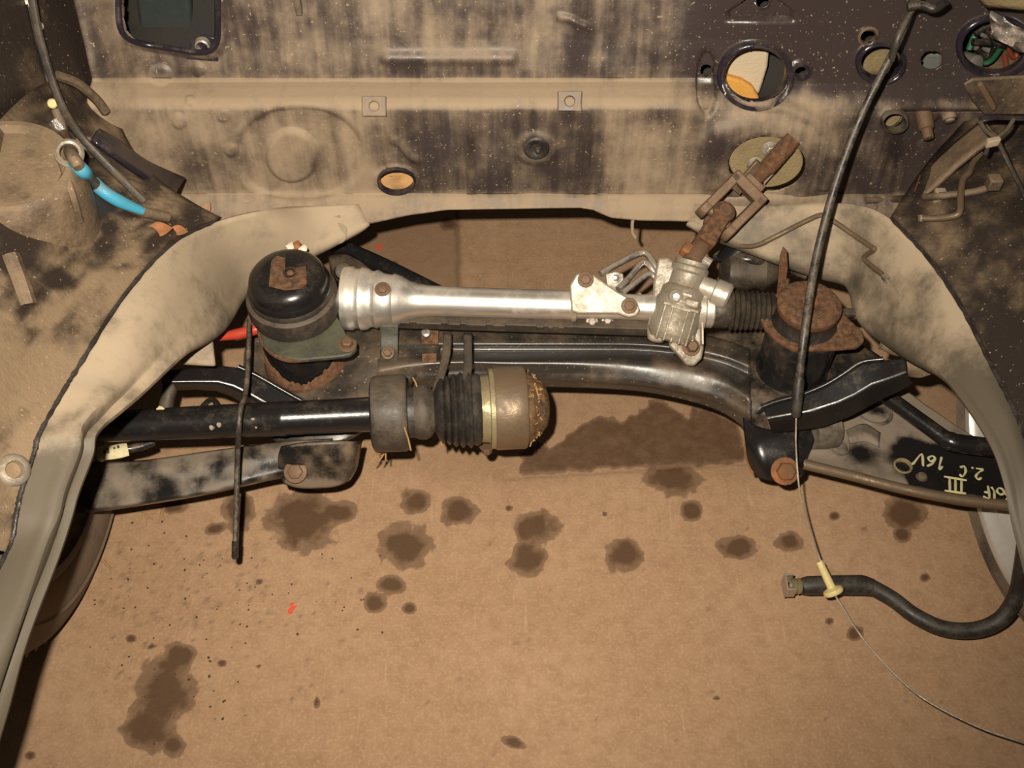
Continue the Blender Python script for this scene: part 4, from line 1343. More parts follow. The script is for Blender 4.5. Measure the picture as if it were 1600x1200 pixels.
ax3 = (s3 - cc).normalized()
h3 = (h2 - ax3 * h2.dot(ax3)).normalized()
w3 = ax3.cross(h3).normalized()
mb = MB()
for s_ in (-1, 1):
    mb.box(cc + ax3 * 0.022 + h3 * 0.019 * s_, ax3 * 0.024, h3 * 0.0035, w3 * 0.012)
    mb.lathe(cc + h3 * 0.0155 * s_, h3 * s_, [(0, 0.0150), (0.0075, 0.0150), (0.0085, 0.013)], 20)
mb.box(cc + ax3 * 0.046, ax3 * 0.006, h3 * 0.020, w3 * 0.013)
lab(mb.build('lower_yoke', 'rust', sj, bevel=0.002), 'narrower fork gripping the joint cross')
MB().lathe(cc - h3 * 0.0235 if h3.dot(CAM - cc) < 0 else cc + h3 * 0.0235, h3 if h3.dot(CAM - cc) > 0 else -h3, [(0, 0.0085), (0.002, 0.0085), (0.002, 0.006), (0.0005, 0.0055), (0.0005, 0)], 18).build('bearing_cap', 'rust_steel', sj)
mb = MB()
Ls = (s3 - cc).length
mb.lathe(cc + ax3 * 0.045, ax3, [(0, 0.010), (0.004, 0.0125), (Ls - 0.05, 0.0135), (Ls - 0.04, 0.0135)], 24)
mb.build('clamp_sleeve', 'rust_steel', sj)
mb = MB()
mb.box(cc + ax3 * (Ls - 0.012) - Vector((0.004, 0, 0)), ax3 * 0.008, w3 * 0.018, h3 * 0.009)
mb.build('clamp_lug', 'rust_orange', sj, bevel=0.003)
q_ = cc + ax3 * (Ls - 0.010)
bd = Vector((0.8, -0.45, -0.25)).normalized()
MB().lathe(q_ + Vector((0.008, -0.008, 0)), bd, [(0, 0.0075), (0.012, 0.0075), (0.012, 0.0045), (0.008, 0.004), (0.008, 0)], 8).build('clamp_bolt', 'steel', sj, bevel=0.0005)

# ------------------------------------------------------------------ engine mounts
lm = thing('engine_mount', 'black domed engine mount with a square rust patch, left of the steering rack', 'engine mount', Vector((lc.x, lc.y, 0.282)), 'engine mounts')
lz = Vector((lc.x, lc.y, 0.284))
tilt = Vector((-0.02, -0.05, 1)).normalized()
mb = MB()
outer = [(545 - 5, 520), (556, 534), (557, 545), (548, 553), (535, 556), (470, 562), (440, 558), (412, 540), (404, 515), (404, 480), (430, 450), (500, 450), (530, 500)]
mb.prism([at(a_, b_, z=0.290) for (a_, b_) in outer], (0, 0, -0.007))
lab(mb.build('base_flange', 'green_paint', lm, bevel=0.002), 'green-stained base flange')
mb = MB()
mb.tube(smooth_path([at(a_, b_, z=0.286) for (a_, b_) in ((404, 506), (408, 530), (425, 552), (450, 563), (482, 562))], 5), 0.003, 8)
mb.build('rust_edge', 'rust', lm)
mb = MB().lathe(lz, tilt, [(0, 0.050), (0.010, 0.050), (0.012, 0.053)], 40)
mb.build('lower_shell', 'black', lm)
ctr = at(461, 478, z=0.300)
mb = MB().lathe(ctr, tilt, [(-0.006, 0.050), (-0.005, 0.0585), (0.004, 0.0605), (0.018, 0.0605), (0.024, 0.0595), (0.026, 0.057), (0.027, 0.0545), (0.0275, 0.0545), (0.033, 0.0548), (0.036, 0.053)], 48)
lab(mb.build('rubber_ring', 'rubber', lm), 'wide dusty rubber ring')
mb = MB().lathe(ctr, tilt, [(0.030, 0.052), (0.036, 0.0535), (0.041, 0.0535), (0.044, 0.051), (0.046, 0.050), (0.051, 0.0505), (0.056, 0.049), (0.062, 0.044), (0.066, 0.036), (0.0675, 0.028), (0.068, 0)], 48)
lab(mb.build('dome_cap', 'gloss_black', lm, angle=60), 'shiny black domed cap')
tp = ctr + tilt * 0.0685
mb = MB()
rp_ = [(420, 452), (424, 412), (433, 404), (446, 408), (446, 424), (470, 422), (478, 420), (480, 448), (470, 456), (445, 458)]
mb.prism([on_plane(a_, b_ - 4, tp, tilt) for (a_, b_) in rp_], tilt * 0.0012)
lab(mb.build('rust_patch', 'rust', lm, bevel=0.0005), 'square patch of brown rust on the cap')
hp = on_plane(453, 427, tp, tilt)
MB().lathe(hp, tilt, [(0.0005, 0.0085), (0.003, 0.0085), (0.003, 0.006), (0.0014, 0.0055), (0.0014, 0)], 20).build('top_bolt_hole', 'black', lm)
MB().lathe(hp + Vector((0.001, -0.002, 0)), tilt, [(0.0008, 0.0045), (0.0035, 0.004), (0.0045, 0.002), (0.0045, 0)], 12).build('top_stud', 'rust_orange', lm)
e_ = at(543, 540, z=0.291)
MB().hexbolt(e_, (0, 0, 1), 0.0082, 0.8).build('flange_bolt', 'rust_steel', lm, bevel=0.0008)
mb = MB()
for k in range(5):
    q_ = at(448 + 5 * k, 488 + (k % 2) * 5, z=0.325)
    mb.lathe(q_ + Vector((0, -0.001, 0.004)), (random.uniform(-.4, .4), -0.4, 1), [(-0.003, 0.004), (0.001, 0.0045), (0.004, 0.002), (0.004, 0)], 7, wob=0.25)
tag(mb.build('dirt_clod', 'felt', lm), None, None, kind='stuff')

rm = thing('engine_mount', 'rusty low engine mount with a black rubber band, right of the steering rack', 'engine mount', Vector((rc.x, rc.y, 0.282)), 'engine mounts')
mb = MB()
fo_ = [(1172, 466), (1180, 461), (1214, 458), (1300, 470), (1330, 500), (1350, 518), (1351, 532), (1340, 541), (1290, 545), (1240, 545), (1214, 530), (1196, 512), (1186, 490), (1173, 478)]
mb.prism([at(a_, b_, z=0.292) for (a_, b_) in fo_], (0, 0, -0.008))
lab(mb.build('base_flange', 'rust', rm, bevel=0.003, segs=3), 'rusty diamond-shaped flange')
rctr = at(1257, 500, z=0.294)
lab(MB().lathe(rctr, (0, 0, 1), [(-0.002, 0.043), (0.004, 0.041), (0.016, 0.039), (0.022, 0.040)], 40).build('rubber_body', 'hose', rm), 'black rubber band')
lab(MB().lathe(rctr + Vector((0, 0, 0.021)), (0.01, -0.03, 1), [(0, 0.0405), (0.002, 0.0415), (0.009, 0.0415), (0.013, 0.038), (0.014, 0.032), (0.0145, 0.021), (0.0115, 0.014), (0.012, 0.0)], 44).build('top_disc', 'rust', rm), 'rusty disc on top')
MB().lathe(rctr + Vector((0.001, 0, 0.034)), (0, 0, 1), [(0, 0.010), (0.003, 0.009), (0.006, 0.005), (0.006, 0)], 14, wob=0.1).build('top_stud', 'rust_orange', rm)
tb = at(1222, 455, z=0.30)
mb = MB()
tabs = [(1214, 462), (1217, 425), (1219, 402), (1224, 387), (1230, 394), (1231, 420), (1227, 450), (1226, 464)]
o5 = at(1222, 460, z=0.296)
nv = Vector((0.15, -0.96, 0.25)).normalized()
mb.prism([on_plane(a_, b_, o5, nv) for (a_, b_) in tabs], (0.0, 0.004, 0))
lab(mb.build('standing_tab', 'rust', rm, bevel=0.001), 'thin rusty tab standing up at the back')
for (a_, b_) in ((1191, 470), (1322, 521)):
    MB().hexbolt(at(a_, b_, z=0.292), (0, 0, 1), 0.0078, 0.7).build('flange_bolt', 'rust', rm, bevel=0.001)

# ------------------------------------------------------------------ drive shaft hanging in front
ds = thing('drive_shaft', 'black drive shaft sticking out from the left with a rubber boot and greasy joint end', 'drive shaft', at(600, 650, z=0.24))
D0, D1 = at(140, 668, z=0.252), at(860, 634, z=0.238)
dax = (D1 - D0).normalized()
KD = depth(at(600, 650, z=0.242)) / F


def dt(px_):
    lo, hi = 0.0, 1.0
    for _ in range(40):
        m_ = (lo + hi) / 2
        X_, _y = proj([tuple(D0 + dax * m_)])
        if X_[0] < px_:
            lo = m_
        else:
            hi = m_
    return lo


def dprof(l):
    return [(dt(a_), r_ * KD) for (a_, r_) in l]


lab(MB().lathe(D0 - dax * 0.03, dax, [(0, 0.0195)] + [(t_ + 0.03, r_) for (t_, r_) in dprof([(160, 23.5), (300, 25.5), (436, 27), (440, 28), (446, 28), (450, 26.5), (470, 27), (474, 26.2), (530, 27), (534, 26.5), (582, 27.5)])], 36)
    .build('shaft_tube', 'gloss_black', ds), 'scuffed black tube')
lab(MB().lathe(D0, dax, dprof([(581, 26), (580, 50), (583, 58), (590, 60), (620, 61), (632, 61), (637, 58), (638, 44), (630, 42)]), 44).build('damper_ring', 'rubber', ds), 'black vibration damper ring')
MB().lathe(D0, dax, dprof([(630, 40), (652, 40), (654, 30)]), 36).build('damper_core', 'hose', ds)
lab(MB().lathe(D0, dax, dprof([(644, 34), (646, 39), (654, 43), (664, 44), (672, 40), (677, 33), (682, 31)]), 40).build('boot_collar', 'rubber', ds), 'rounded small end of the boot')
bt = [(677, 30), (681, 36), (684, 44)]
for k, (x_, r_) in enumerate(((690, 52), (700, 55), (710, 58), (721, 60), (733, 61))):
    bt += [(x_ - 4, r_ - 5), (x_, r_), (x_ + 3, r_ - 2), (x_ + 5, r_ - 6)]
bt += [(743, 58), (748, 56), (752, 52)]
lab(MB().lathe(D0, dax, dprof(bt), 44).build('boot', 'hose', ds), 'ribbed black rubber boot')
MB().lathe(D0, dax, dprof([(746, 50), (748, 52), (768, 54), (770, 52)]), 40, wob=0.01).build('boot_adapter', 'brass', ds)
MB().lathe(D0, dax, dprof([(764, 58), (765, 63), (772, 64), (773, 60)]), 40).build('joint_ring', 'brass', ds)
lab(MB().lathe(D0, dax, dprof([(770, 60), (772, 65), (776, 66), (800, 66), (818, 66), (821, 64), (822, 58), (818, 50)]), 48).build('joint_housing', 'iron', ds), 'brown machined joint housing')
mb = MB().lathe(D0, dax, dprof([(816, 58), (824, 57), (832, 53), (838, 44), (846, 41), (853, 32), (857, 20), (858, 8), (858, 0)]), 40, wob=0.035)
gr = mb.build('grease_cap', 'grease', ds, angle=80)
lab(gr, 'grease-packed end caked with rust and straw')
MB().hexbolt(D0 + dax * dt(760) + Vector((0, -0.022, -0.050)), (0, -0.4, -1), 0.007, 1.2).build('clamp_bolt', 'rust_steel', ds)
mb = MB()
for k in range(150):
    a_ = random.uniform(0, 2 * pi)
    r_ = random.uniform(0.2, 1) ** 0.5 * 58 * KD
    t_ = dt(826 + 30 * (1 - (r_ / (58 * KD)) ** 2) - (0 if r_ > 0.03 else 2))
    up_ = dax.orthogonal().normalized()
    si_ = dax.cross(up_)
    q_ = D0 + dax * t_ + (up_ * cos(a_) + si_ * sin(a_)) * r_
    dr = Vector((random.uniform(-1, 1), random.uniform(-1, 1), random.uniform(-1, 1))).normalized()
    L_ = random.uniform(0.001, 0.0055)
    mb.tube([q_ - dr * L_, q_ + dr * L_], random.uniform(0.0004, 0.0011), 5)
tag(mb.build('straw_bits', 'straw', gr), None, None, kind='stuff')
for (a_, b_, mt) in ((205, 660, 'rust'), ):
    pass
# yellow paint dab and the tag on the shaft
MB().lathe(at(250, 642, z=0.266), (0, -.6, .8), [(0, 0.006), (0.0012, 0.005), (0.0012, 0)], 9, wob=0.2).build('paint_dab', 'paint_mark', ds)
for (a_, b_, l_) in ((330, 668, 0.006), (342, 664, 0.005), (395, 655, 0.004), (400, 668, 0.003), (270, 655, 0.006)):
    q_ = at(a_, b_, z=0.266)
    MB().lathe(q_, (0, -.6, .8), [(-0.002, l_ * .6), (0.0008, l_ * .5), (0.0008, 0)], 8, wob=0.3).build('scuff_mark', 'alu_dull', ds)

# two black straps that hang the shaft from the rack
for (pts, lb) in (([(699, 520, 0.262), (698, 548, 0.262), (692, 575, 0.262), (685, 598, 0.262), (681, 616, 0.262)], 'left of the two black straps hanging the drive shaft from the steering rack'),
                  ([(731, 520, 0.262), (731, 548, 0.27), (731, 572, 0.278), (729, 590, 0.282), (728, 600, 0.278)], 'right of the two black straps hanging the drive shaft from the steering rack')):
    mb = MB()
    L_ = [at(a_, b_, z=z_) for (a_, b_, z_) in pts]
    rows_ = [[q_ + Vector((-0.0058, 0, 0)) for q_ in L_], [q_ + Vector((0, -0.0012, 0.0015)) for q_ in L_], [q_ + Vector((0.0058, 0, 0)) for q_ in L_]]
    mb.patch(rows_, 3, 5)
    tag(mb.build('strap', 'rubber', None, solid=0.002), lb, 'strap', 'straps hanging the drive shaft')

# ------------------------------------------------------------------ control arms
la = thing('control_arm', 'dusty black control arm under the drive shaft, running out to the left wheel', 'control arm', at(320, 750, z=0.16), 'front control arms')
LA = [[(80, 712, 0.165), (150, 722, 0.17), (230, 718, 0.175), (330, 704, 0.178), (440, 690, 0.18), (520, 685, 0.18)],
      [(80, 735, 0.166), (150, 742, 0.172), (230, 736, 0.177), (330, 722, 0.18), (440, 704, 0.182), (520, 700, 0.182)],
      [(80, 762, 0.158), (150, 764, 0.163), (230, 757, 0.168), (330, 744, 0.172), (440, 724, 0.174), (520, 720, 0.174)],
      [(80, 782, 0.154), (150, 785, 0.158), (230, 775, 0.163), (330, 761, 0.166), (440, 738, 0.168), (520, 735, 0.168)],
      [(80, 794, 0.15), (150, 795, 0.153), (230, 785, 0.158), (330, 769, 0.16), (440, 745, 0.16), (520, 742, 0.16)],
      [(80, 802, 0.138), (150, 800, 0.14), (230, 789, 0.144), (330, 772, 0.146), (440, 748, 0.148), (520, 745, 0.148)]]
mb = MB().patch([[at(a_, b_, z=z_) for (a_, b_, z_) in r_] for r_ in LA], 5, 7)
mb.build('arm_plate', 'arm_plate', la, solid=0.003, dust=lambda px, py, V: vnoise(px, py, 26, 71) * 0.35 + vnoise(px, py, 60, 72) * 0.2 - 0.02)
# cable tag and little cable lying on it
tg = thing('cable_tag', 'cream tag with black marks on a short cable above the left control arm', 'tag', at(178, 707, z=0.19))
mb = MB().tube(smooth_path([at(153, 712, z=0.196), at(162, 708, z=0.198), at(180, 706, z=0.199), at(200, 702, z=0.197)], 4), [0.0095, 0.0115, 0.0115, 0.0112, 0.0112, 0.011, 0.011, 0.011, 0.011, 0.011, 0.011, 0.0105, 0.010], 14, flat=0.55)
mb.build('tag_sleeve', 'tag', tg)
for (a_, b_, h_) in ((163, 706, 7), (168, 704, 8), (178, 700, 3), (184, 698, 4)):
    MB().tube([at(a_, b_ - h_ / 2, z=0.2085), at(a_ + 1, b_ + h_ / 2, z=0.2075)], 0.0014, 6, flat=0.5).build('ink_mark', 'black', tg)
MB().tube(smooth_path([at(198, 702, z=0.195), at(222, 697, z=0.192), at(240, 690, z=0.19)], 4), 0.006, 10).build('cable_end', 'black', tg)

ra = thing('control_arm', 'grey dusty control arm with hand-painted yellow lettering, by the right wheel', 'control arm', at(1420, 720, z=0.165), 'front control arms')
RAg = [[(1270, 668, 0.17), (1330, 630, 0.172), (1400, 606, 0.175), (1452, 636, 0.172), (1512, 676, 0.17), (1590, 716, 0.168), (1650, 738, 0.166)],
       [(1266, 684, 0.17), (1330, 656, 0.17), (1400, 642, 0.172), (1450, 664, 0.17), (1512, 694, 0.168), (1590, 727, 0.167), (1650, 748, 0.165)],
       [(1262, 700, 0.17), (1330, 690, 0.168), (1400, 684, 0.168), (1450, 696, 0.168), (1512, 718, 0.167), (1590, 743, 0.166), (1650, 762, 0.164)],
       [(1258, 712, 0.168), (1330, 718, 0.167), (1400, 722, 0.167), (1450, 730, 0.167), (1512, 745, 0.166), (1590, 765, 0.165), (1650, 776, 0.163)],
       [(1256, 722, 0.172), (1330, 738, 0.172), (1400, 754, 0.172), (1450, 764, 0.171), (1512, 775, 0.170), (1590, 784, 0.168), (1650, 790, 0.166)],
       [(1256, 728, 0.168), (1330, 746, 0.168), (1400, 764, 0.168), (1450, 775, 0.167), (1512, 786, 0.166), (1590, 794, 0.164), (1650, 800, 0.162)],
       [(1258, 734, 0.154), (1330, 751, 0.154), (1400, 770, 0.154), (1450, 781, 0.153), (1512, 792, 0.152), (1590, 799, 0.15), (1650, 804, 0.15)]]


def ra_dust(px, py, V):
    d = 0.30 + vnoise(px, py, 22, 73) * 0.22
    d -= 1.3 * ss(1395, 1430, px + vnoise(px, py, 14, 74) * 14) * ss(695, 712, py - (px - 1450) * 0.22 + 10) * ss(776, 766, py - (px - 1500) * 0.14)
    d -= 0.9 * gauss(px, py, 1345, 708, 22, 16) + 0.8 * gauss(px, py, 1400, 712, 26, 18) + 0.6 * gauss(px, py, 1300, 690, 22, 12)
    d -= 0.7 * gauss(px, py, 1370, 642, 16, 9)
    return d


g_ = MB().patch([[at(a_, b_, z=z_) for (a_, b_, z_) in r_] for r_ in RAg], 9, 9)
ap = g_.build('arm_plate', 'arm_plate', ra, solid=0.003, dust=ra_dust)
pts = [at(a_, b_ - 1, z=0.166) for (a_, b_) in ((1256, 726), (1330, 744), (1400, 762), (1450, 773), (1512, 783), (1590, 792), (1650, 798))]
lab(MB().tube(smooth_path(pts, 6), 0.0072, 12).build('rolled_edge', 'iron', ra), 'rolled brown lower edge')
# holes: shallow dished rings with floor-coloured discs are avoided; built as recessed cups
for (a_, b_, r_, mt) in ((1312, 700, 0.0105, 'arm_plate'), (1411, 728, 0.0100, 'felt'), (1366, 642, 0.021, 'arm_plate')):
    q_ = at(a_, b_, z=0.1705)
    MB().lathe(q_ + Vector((0, 0, -0.004)), (0, 0, 1), [(0.0, 0.0), (0.0, r_ * 0.92), (0.0055, r_), (0.006, r_ * 1.15), (0.004, r_ * 1.25)], 28, caps=False).build('pressed_hole', mt, ra)
MB().patch([[at(1322, 672, z=0.174), at(1350, 662, z=0.176), at(1376, 676, z=0.174)], [at(1326, 684, z=0.177), at(1352, 676, z=0.179), at(1374, 690, z=0.177)],
            [at(1328, 694, z=0.172), at(1352, 690, z=0.174), at(1374, 700, z=0.172)]], 6, 6).build('stamped_boss', 'arm_plate', ra, solid=0.002)
MB().lathe(at(1283, 672, z=0.18), (1, 0.3, -0.2), [(-0.02, 0.024), (0.0, 0.027), (0.016, 0.027), (0.02, 0.022), (0.02, 0)], 30).build('arm_bush', 'arm_plate', ra)
MB().lathe(at(1440, 746, z=0.169), (0, 0, 1), [(0, 0.008), (0.004, 0.006), (0.005, 0.003), (0.005, 0)], 14).build('weld_nub', 'black', ra)
# lettering, read from behind the car: GOLF III / 2.0 16V, brushed on by hand
GL = {'G': [[(.8, .85), (.4, 1), (.05, .55), (.35, .05), (.8, .2), (.8, .5), (.5, .5)]], 'o': [[(.5, .6), (.15, .45), (.2, .1), (.6, .05), (.75, .35), (.5, .6)]],
      'l': [[(.35, 1), (.3, .4), (.5, .05)]], 'F': [[(.3, 0), (.3, 1), (.9, .95)], [(.3, .55), (.75, .55)]],
      'N': [[(0, 1), (1.5, 1.02)], [(.3, 1), (.25, 0)], [(.72, 1), (.68, 0)], [(1.12, 1), (1.1, 0)], [(-.1, 0), (1.5, -.02)]],
      '2': [[(.1, .8), (.4, 1), (.7, .75), (.45, .35), (.1, .05), (.85, .05)]], '.': [[(.2, .03), (.28, .1)]], '0': [[(.7, .85), (.35, .98), (.1, .5), (.35, .05), (.75, .2)]],
      '1': [[(.15, .75), (.4, 1), (.4, 0)]], '6': [[(.7, .95), (.25, .6), (.15, .2), (.45, .02), (.75, .25), (.5, .5), (.2, .3)]], 'V': [[(.05, 1), (.42, .02), (.95, .9), (1.15, 1.0)]]}


def write(chars, start, adv, uvec, vvec, mat_):
    x_, y_ = start
    for ch, a_ in zip(chars, adv):
        mb = MB()
        for st in GL[ch]:
            pp = []
            for (u, v) in st:
                X_ = x_ + uvec[0] * u + vvec[0] * v
                Y_ = y_ + uvec[1] * u + vvec[1] * v
                zz = 0.1685 + 0.004 * max(0.0, (Y_ - (745 + (X_ - 1512) * 0.25)) / 30)
                pp.append(at(X_, Y_, z=zz + 0.0012))
            path = smooth_path(pp, 4)
            mb.tube(path, [0.0015 + 0.0004 * sin(i * 0.9) for i in range(len(path))], 6, flat=0.7)
        mb.build('painted_letter', mat_, ra)
        x_ += uvec[0] * a_
        y_ += uvec[1] * a_


write('GolF', (1583, 765), (0.85, 0.75, 0.55, 0.9), (-16, -2.2), (2, 18), 'paint_mark')
write('N', (1508, 750), (1.0,), (-22, -3.4), (1, 21), 'paint_mark')
write('2.0', (1537, 733), (1.0, 0.8, 1.0), (-14, -2.5), (-3, 17), 'paint_mark')
write('16V', (1478, 716), (0.8, 1.0, 1.2), (-17, -3.2), (-4, 18), 'paint_mark')

# stabiliser bars
pts = [(1374, 612, 0.20), (1400, 630, 0.20), (1440, 659, 0.20), (1482, 688, 0.20), (1505, 694, 0.20), (1560, 700, 0.20), (1650, 706, 0.20)]
bar = MB().tube(smooth_path([at(a_, b_, z=z_) for (a_, b_, z_) in pts], 6), [0.0105 if i < 18 else 0.0125 for i in range(37)], 16).build('stabiliser_bar', 'gloss_black')
tag(bar, 'glossy black rod crossing above the right control arm toward the wheel', 'rod')
pts = [(505, 368, 0.20), (535, 388, 0.20), (580, 408, 0.20), (630, 432, 0.20), (690, 462, 0.19), (740, 486, 0.18)]
bar = MB().tube(smooth_path([at(a_, b_, z=z_) for (a_, b_, z_) in pts], 6), 0.0135, 16).build('stabiliser_bar', 'gloss_black')
tag(bar, 'glossy black rod slanting down behind the steering rack from the left', 'rod')
bp = MB().patch([[at(512, 400, z=0.22), at(540, 395, z=0.22), at(565, 408, z=0.21)], [at(518, 430, z=0.21), at(545, 425, z=0.22), at(585, 425, z=0.21)],
                 [at(530, 455, z=0.20), at(560, 455, z=0.21), at(600, 445, z=0.20)]], 5, 5).build('bar_bracket', 'black', bar, solid=0.004)
MB().lathe(at(536, 424, z=0.23), (0.3, -0.6, 0.7), [(-0.01, 0.012), (0.004, 0.012), (0.006, 0.008), (0.006, 0)], 18).build('bracket_bush', 'rubber', bar)
# dark rubber lump behind the joint at the right
lump = thing('gear_linkage', 'dark rubber-booted linkage lying behind the steering joint', 'linkage', at(1165, 415, z=0.24))
MB().lathe(at(1125, 425, z=0.235), (at(1210, 425, z=0.235) - at(1125, 425, z=0.235)), [(0, 0.012), (0.01, 0.026), (0.03, 0.030), (0.05, 0.024), (0.062, 0.028), (0.078, 0.02), (0.085, 0.01), (0.085, 0)], 30, wob=0.04).build('boot', 'rubber', lump)
MB().lathe(at(1150, 398, z=0.25), (0.6, 0.3, 0.6), [(-0.02, 0.02), (0.01, 0.022), (0.018, 0.014), (0.018, 0)], 24).build('ball_joint', 'gloss_black', lump)
MB().tube(smooth_path([at(1120, 400, z=0.24), at(1165, 405, z=0.26), at(1215, 412, z=0.25), at(1260, 430, z=0.24)], 5), 0.009, 10).build('link_rod', 'black', lump)

# ------------------------------------------------------------------ wheels
WC_Y, WR_ = 0.78, 0.29


def wheel(xi, sgn, rim_r, label, rim_mat, disc_mat):
    c_ = Vector((xi, WC_Y, WR_))
    w = thing('wheel', label, 'wheel', Vector((xi + sgn * 0.09, WC_Y, 0)), 'front wheels')
    ax = Vector((sgn, 0, 0))
    R_ = WR_
    sw = R_ - rim_r
    pr = [(0.022, rim_r - 0.004), (0.012, rim_r + 0.003), (0.004, rim_r + 0.012), (-0.002, rim_r + (R_ - rim_r) * 0.42), (0.0, R_ - 0.48 * sw), (-0.0025, R_ - 0.45 * sw), (0.0005, R_ - 0.42 * sw), (0.004, R_ - 0.32 * sw), (0.010, R_ - 0.18 * sw),
          (0.016, R_ - 0.095 * sw), (0.026, R_ - 0.003), (0.05, R_), (0.054, R_ - 0.006), (0.060, R_ - 0.006), (0.064, R_), (0.10, R_ + 0.001), (0.104, R_ - 0.006), (0.110, R_ - 0.006), (0.114, R_),
          (0.15, R_ - 0.002), (0.165, R_ - 0.010), (0.178, R_ - 0.04), (0.178, rim_r + 0.02), (0.165, rim_r - 0.004)]
    t = MB().lathe(c_, ax, pr, 96, caps=False).build('tyre', 'tyre', w, angle=50, dust=lambda px, py, V: 0.25 * (np.hypot(V[:, 1] - WC_Y, V[:, 2] - WR_) < R_ - 0.03) + 0.08 + vnoise(px, py, 20, 81) * 0.2)
    for k in range(72):
        a_ = 2 * pi * k / 72
        q_ = c_ + ax * 0.036 + Vector((0, cos(a_), sin(a_))) * (R_ - 0.0020)
        if k == 0:
            proto = MB().box(w.location, (0.010, 0, 0), (0, 0.0045, 0), (0, 0, 0.0035)).build('tread_block', 'tyre', t)
            proto.location = q_ - w.location
            proto.rotation_euler = (a_ - pi / 2, 0, 0)
        else:
            b_ = proto.copy()
            COL.objects.link(b_)
            b_.parent = t
            b_.location = q_ - w.location
            b_.rotation_euler = (a_ - pi / 2, 0, 0)
    rr = rim_r
    rp2 = [(0.006, rr + 0.012), (0.004, rr + 0.006), (0.006, rr - 0.002), (0.012, rr - 0.004), (0.018, rr - 0.010), (0.020, rr - 0.016), (0.034, rr - 0.018), (0.038, rr - 0.024), (0.06, rr - 0.03), (0.12, rr - 0.03), (0.16, rr - 0.012), (0.168, rr + 0.006)]
    rim = MB().lathe(c_, ax, rp2, 80, caps=False).build('rim', rim_mat, w, solid=0.002)
    disc = MB().lathe(c_, ax, [(0.075, rr - 0.029), (0.085, rr - 0.05), (0.10, 0.09), (0.09, 0.06), (0.09, 0)], 60, caps=False).build('wheel_disc', disc_mat, rim)
    return w


wheel(-0.62, -1, 0.195, 'dusty black tyre and wheel at the bottom left, half hidden by the frame rail', 'tyre', 'tyre')
wheel(0.607, 1, 0.250, 'wheel with a pale silver rim at the right, behind the control arm', 'rim', 'rim_back')

# ------------------------------------------------------------------ hanging cable, wire and nipple
cb = thing('clutch_cable', 'long black cable hanging from the upper right of the firewall down past the right mount', 'cable', at(1350, 200, y=1.06))
pts = [at(1437, -25, y=1.13), at(1424, 14, y=1.115), at(1398, 76, y=1.09), at(1346, 180, y=1.05), at(1305, 290, y=1.005), at(1274, 410, y=0.94), at(1257, 520, y=0.865), at(1249, 590, y=0.83), at(1247, 612, y=0.82)]
path = smooth_path(pts, 8)
MB().tube(path, [0.0046 if i < 24 else 0.0052 for i in range(len(path))], 12).build('cable_sleeve', 'sleeve', cb)
MB().tube([at(1249, 592, y=0.829), at(1246, 620, y=0.814), at(1244, 648, y=0.800), at(1244, 652, y=0.798)], [0.0068, 0.007, 0.0062, 0.004], 14).build('end_ferrule', 'hose', cb)
MB().tube(smooth_path([at(1440, -12, y=1.12), at(1428, 8, y=1.108), at(1416, 30, y=1.098), at(1402, 60, y=1.085), at(1392, 95, y=1.08)], 6), 0.0042, 8, flat=0.5).build('cable_tie_tail', 'rubber', cb)
wp = [at(1244, 650, y=0.799), at(1244, 700, z=0.23), at(1250, 770, z=0.185), at(1266, 830, z=0.14), at(1285, 884, z=0.10), at(1301, 922, z=0.078), at(1316, 948, z=0.066), at(1358, 1010, z=0.062),
      at(1430, 1082, z=0.07), at(1520, 1132, z=0.075), at(1605, 1162, z=0.075), at(1760, 1210, z=0.07)]
lab(MB().tube(smooth_path(wp, 8), 0.00115, 8).build('inner_wire', 'wire', cb), 'bare steel inner wire curving away to the lower right')
n0, n1 = at(1280, 877, z=0.106), at(1302, 924, z=0.082)
na = (n1 - n0).normalized()
Ln = (n1 - n0).length
lab(MB().lathe(n0, na, [(0, 0.0), (0, 0.0042), (0.002, 0.0048), (Ln - 0.006, 0.0056), (Ln - 0.003, 0.0125), (Ln, 0.0135), (Ln + 0.003, 0.0125), (Ln + 0.004, 0.004), (Ln + 0.004, 0)], 22).build('stop_nipple', 'yellow', cb), 'pale yellow plastic stop on the wire')

# ------------------------------------------------------------------ hose lying on the floor, coming from the right wheel
hs = thing('hose', 'black rubber hose with an open metal end, curving across the floor to the right wheel', 'hose', at(1300, 915, z=0.03))
hp_ = [at(1362, 917, z=0.045), at(1395, 936, z=0.042), at(1430, 962, z=0.04), at(1475, 982, z=0.04), at(1525, 984, z=0.045), at(1565, 966, z=0.06), at(1588, 930, z=0.09), at(1597, 890, z=0.13), at(1604, 840, z=0.18), at(1612, 780, z=0.24)]
MB().tube(smooth_path(hp_, 8), 0.0107, 16).build('hose_body', 'hose', hs)
hk = [at(1252, 916, z=0.045), at(1262, 915, z=0.045), at(1300, 914, z=0.045), at(1346, 914, z=0.045), at(1352, 915, z=0.045), at(1364, 918, z=0.045)]
MB().tube(hk, [0.0105, 0.0128, 0.0130, 0.0136, 0.0130, 0.0112], 20).build('hose_sleeve', 'hose', hs)
mb = MB()
e0 = at(1252, 916, z=0.045)
eax = (at(1225, 915, z=0.045) - e0).normalized()
mb.lathe(e0, eax, [(0, 0.0095), (0.004, 0.0112), (0.0055, 0.0095), (0.008, 0.011), (0.0095, 0.0095), (0.012, 0.0105), (0.014, 0.0075), (0.008, 0.006)], 22, caps=False)
lab(mb.build('threaded_end', 'brass', hs), 'brassy threaded hose end')
mb = MB()
q_ = e0 + eax * 0.019
mb.box(q_ + Vector((-0.003, 0, 0.001)), (0.0012, 0, 0), (0, 0.012, 0.0), (0, 0, 0.012))
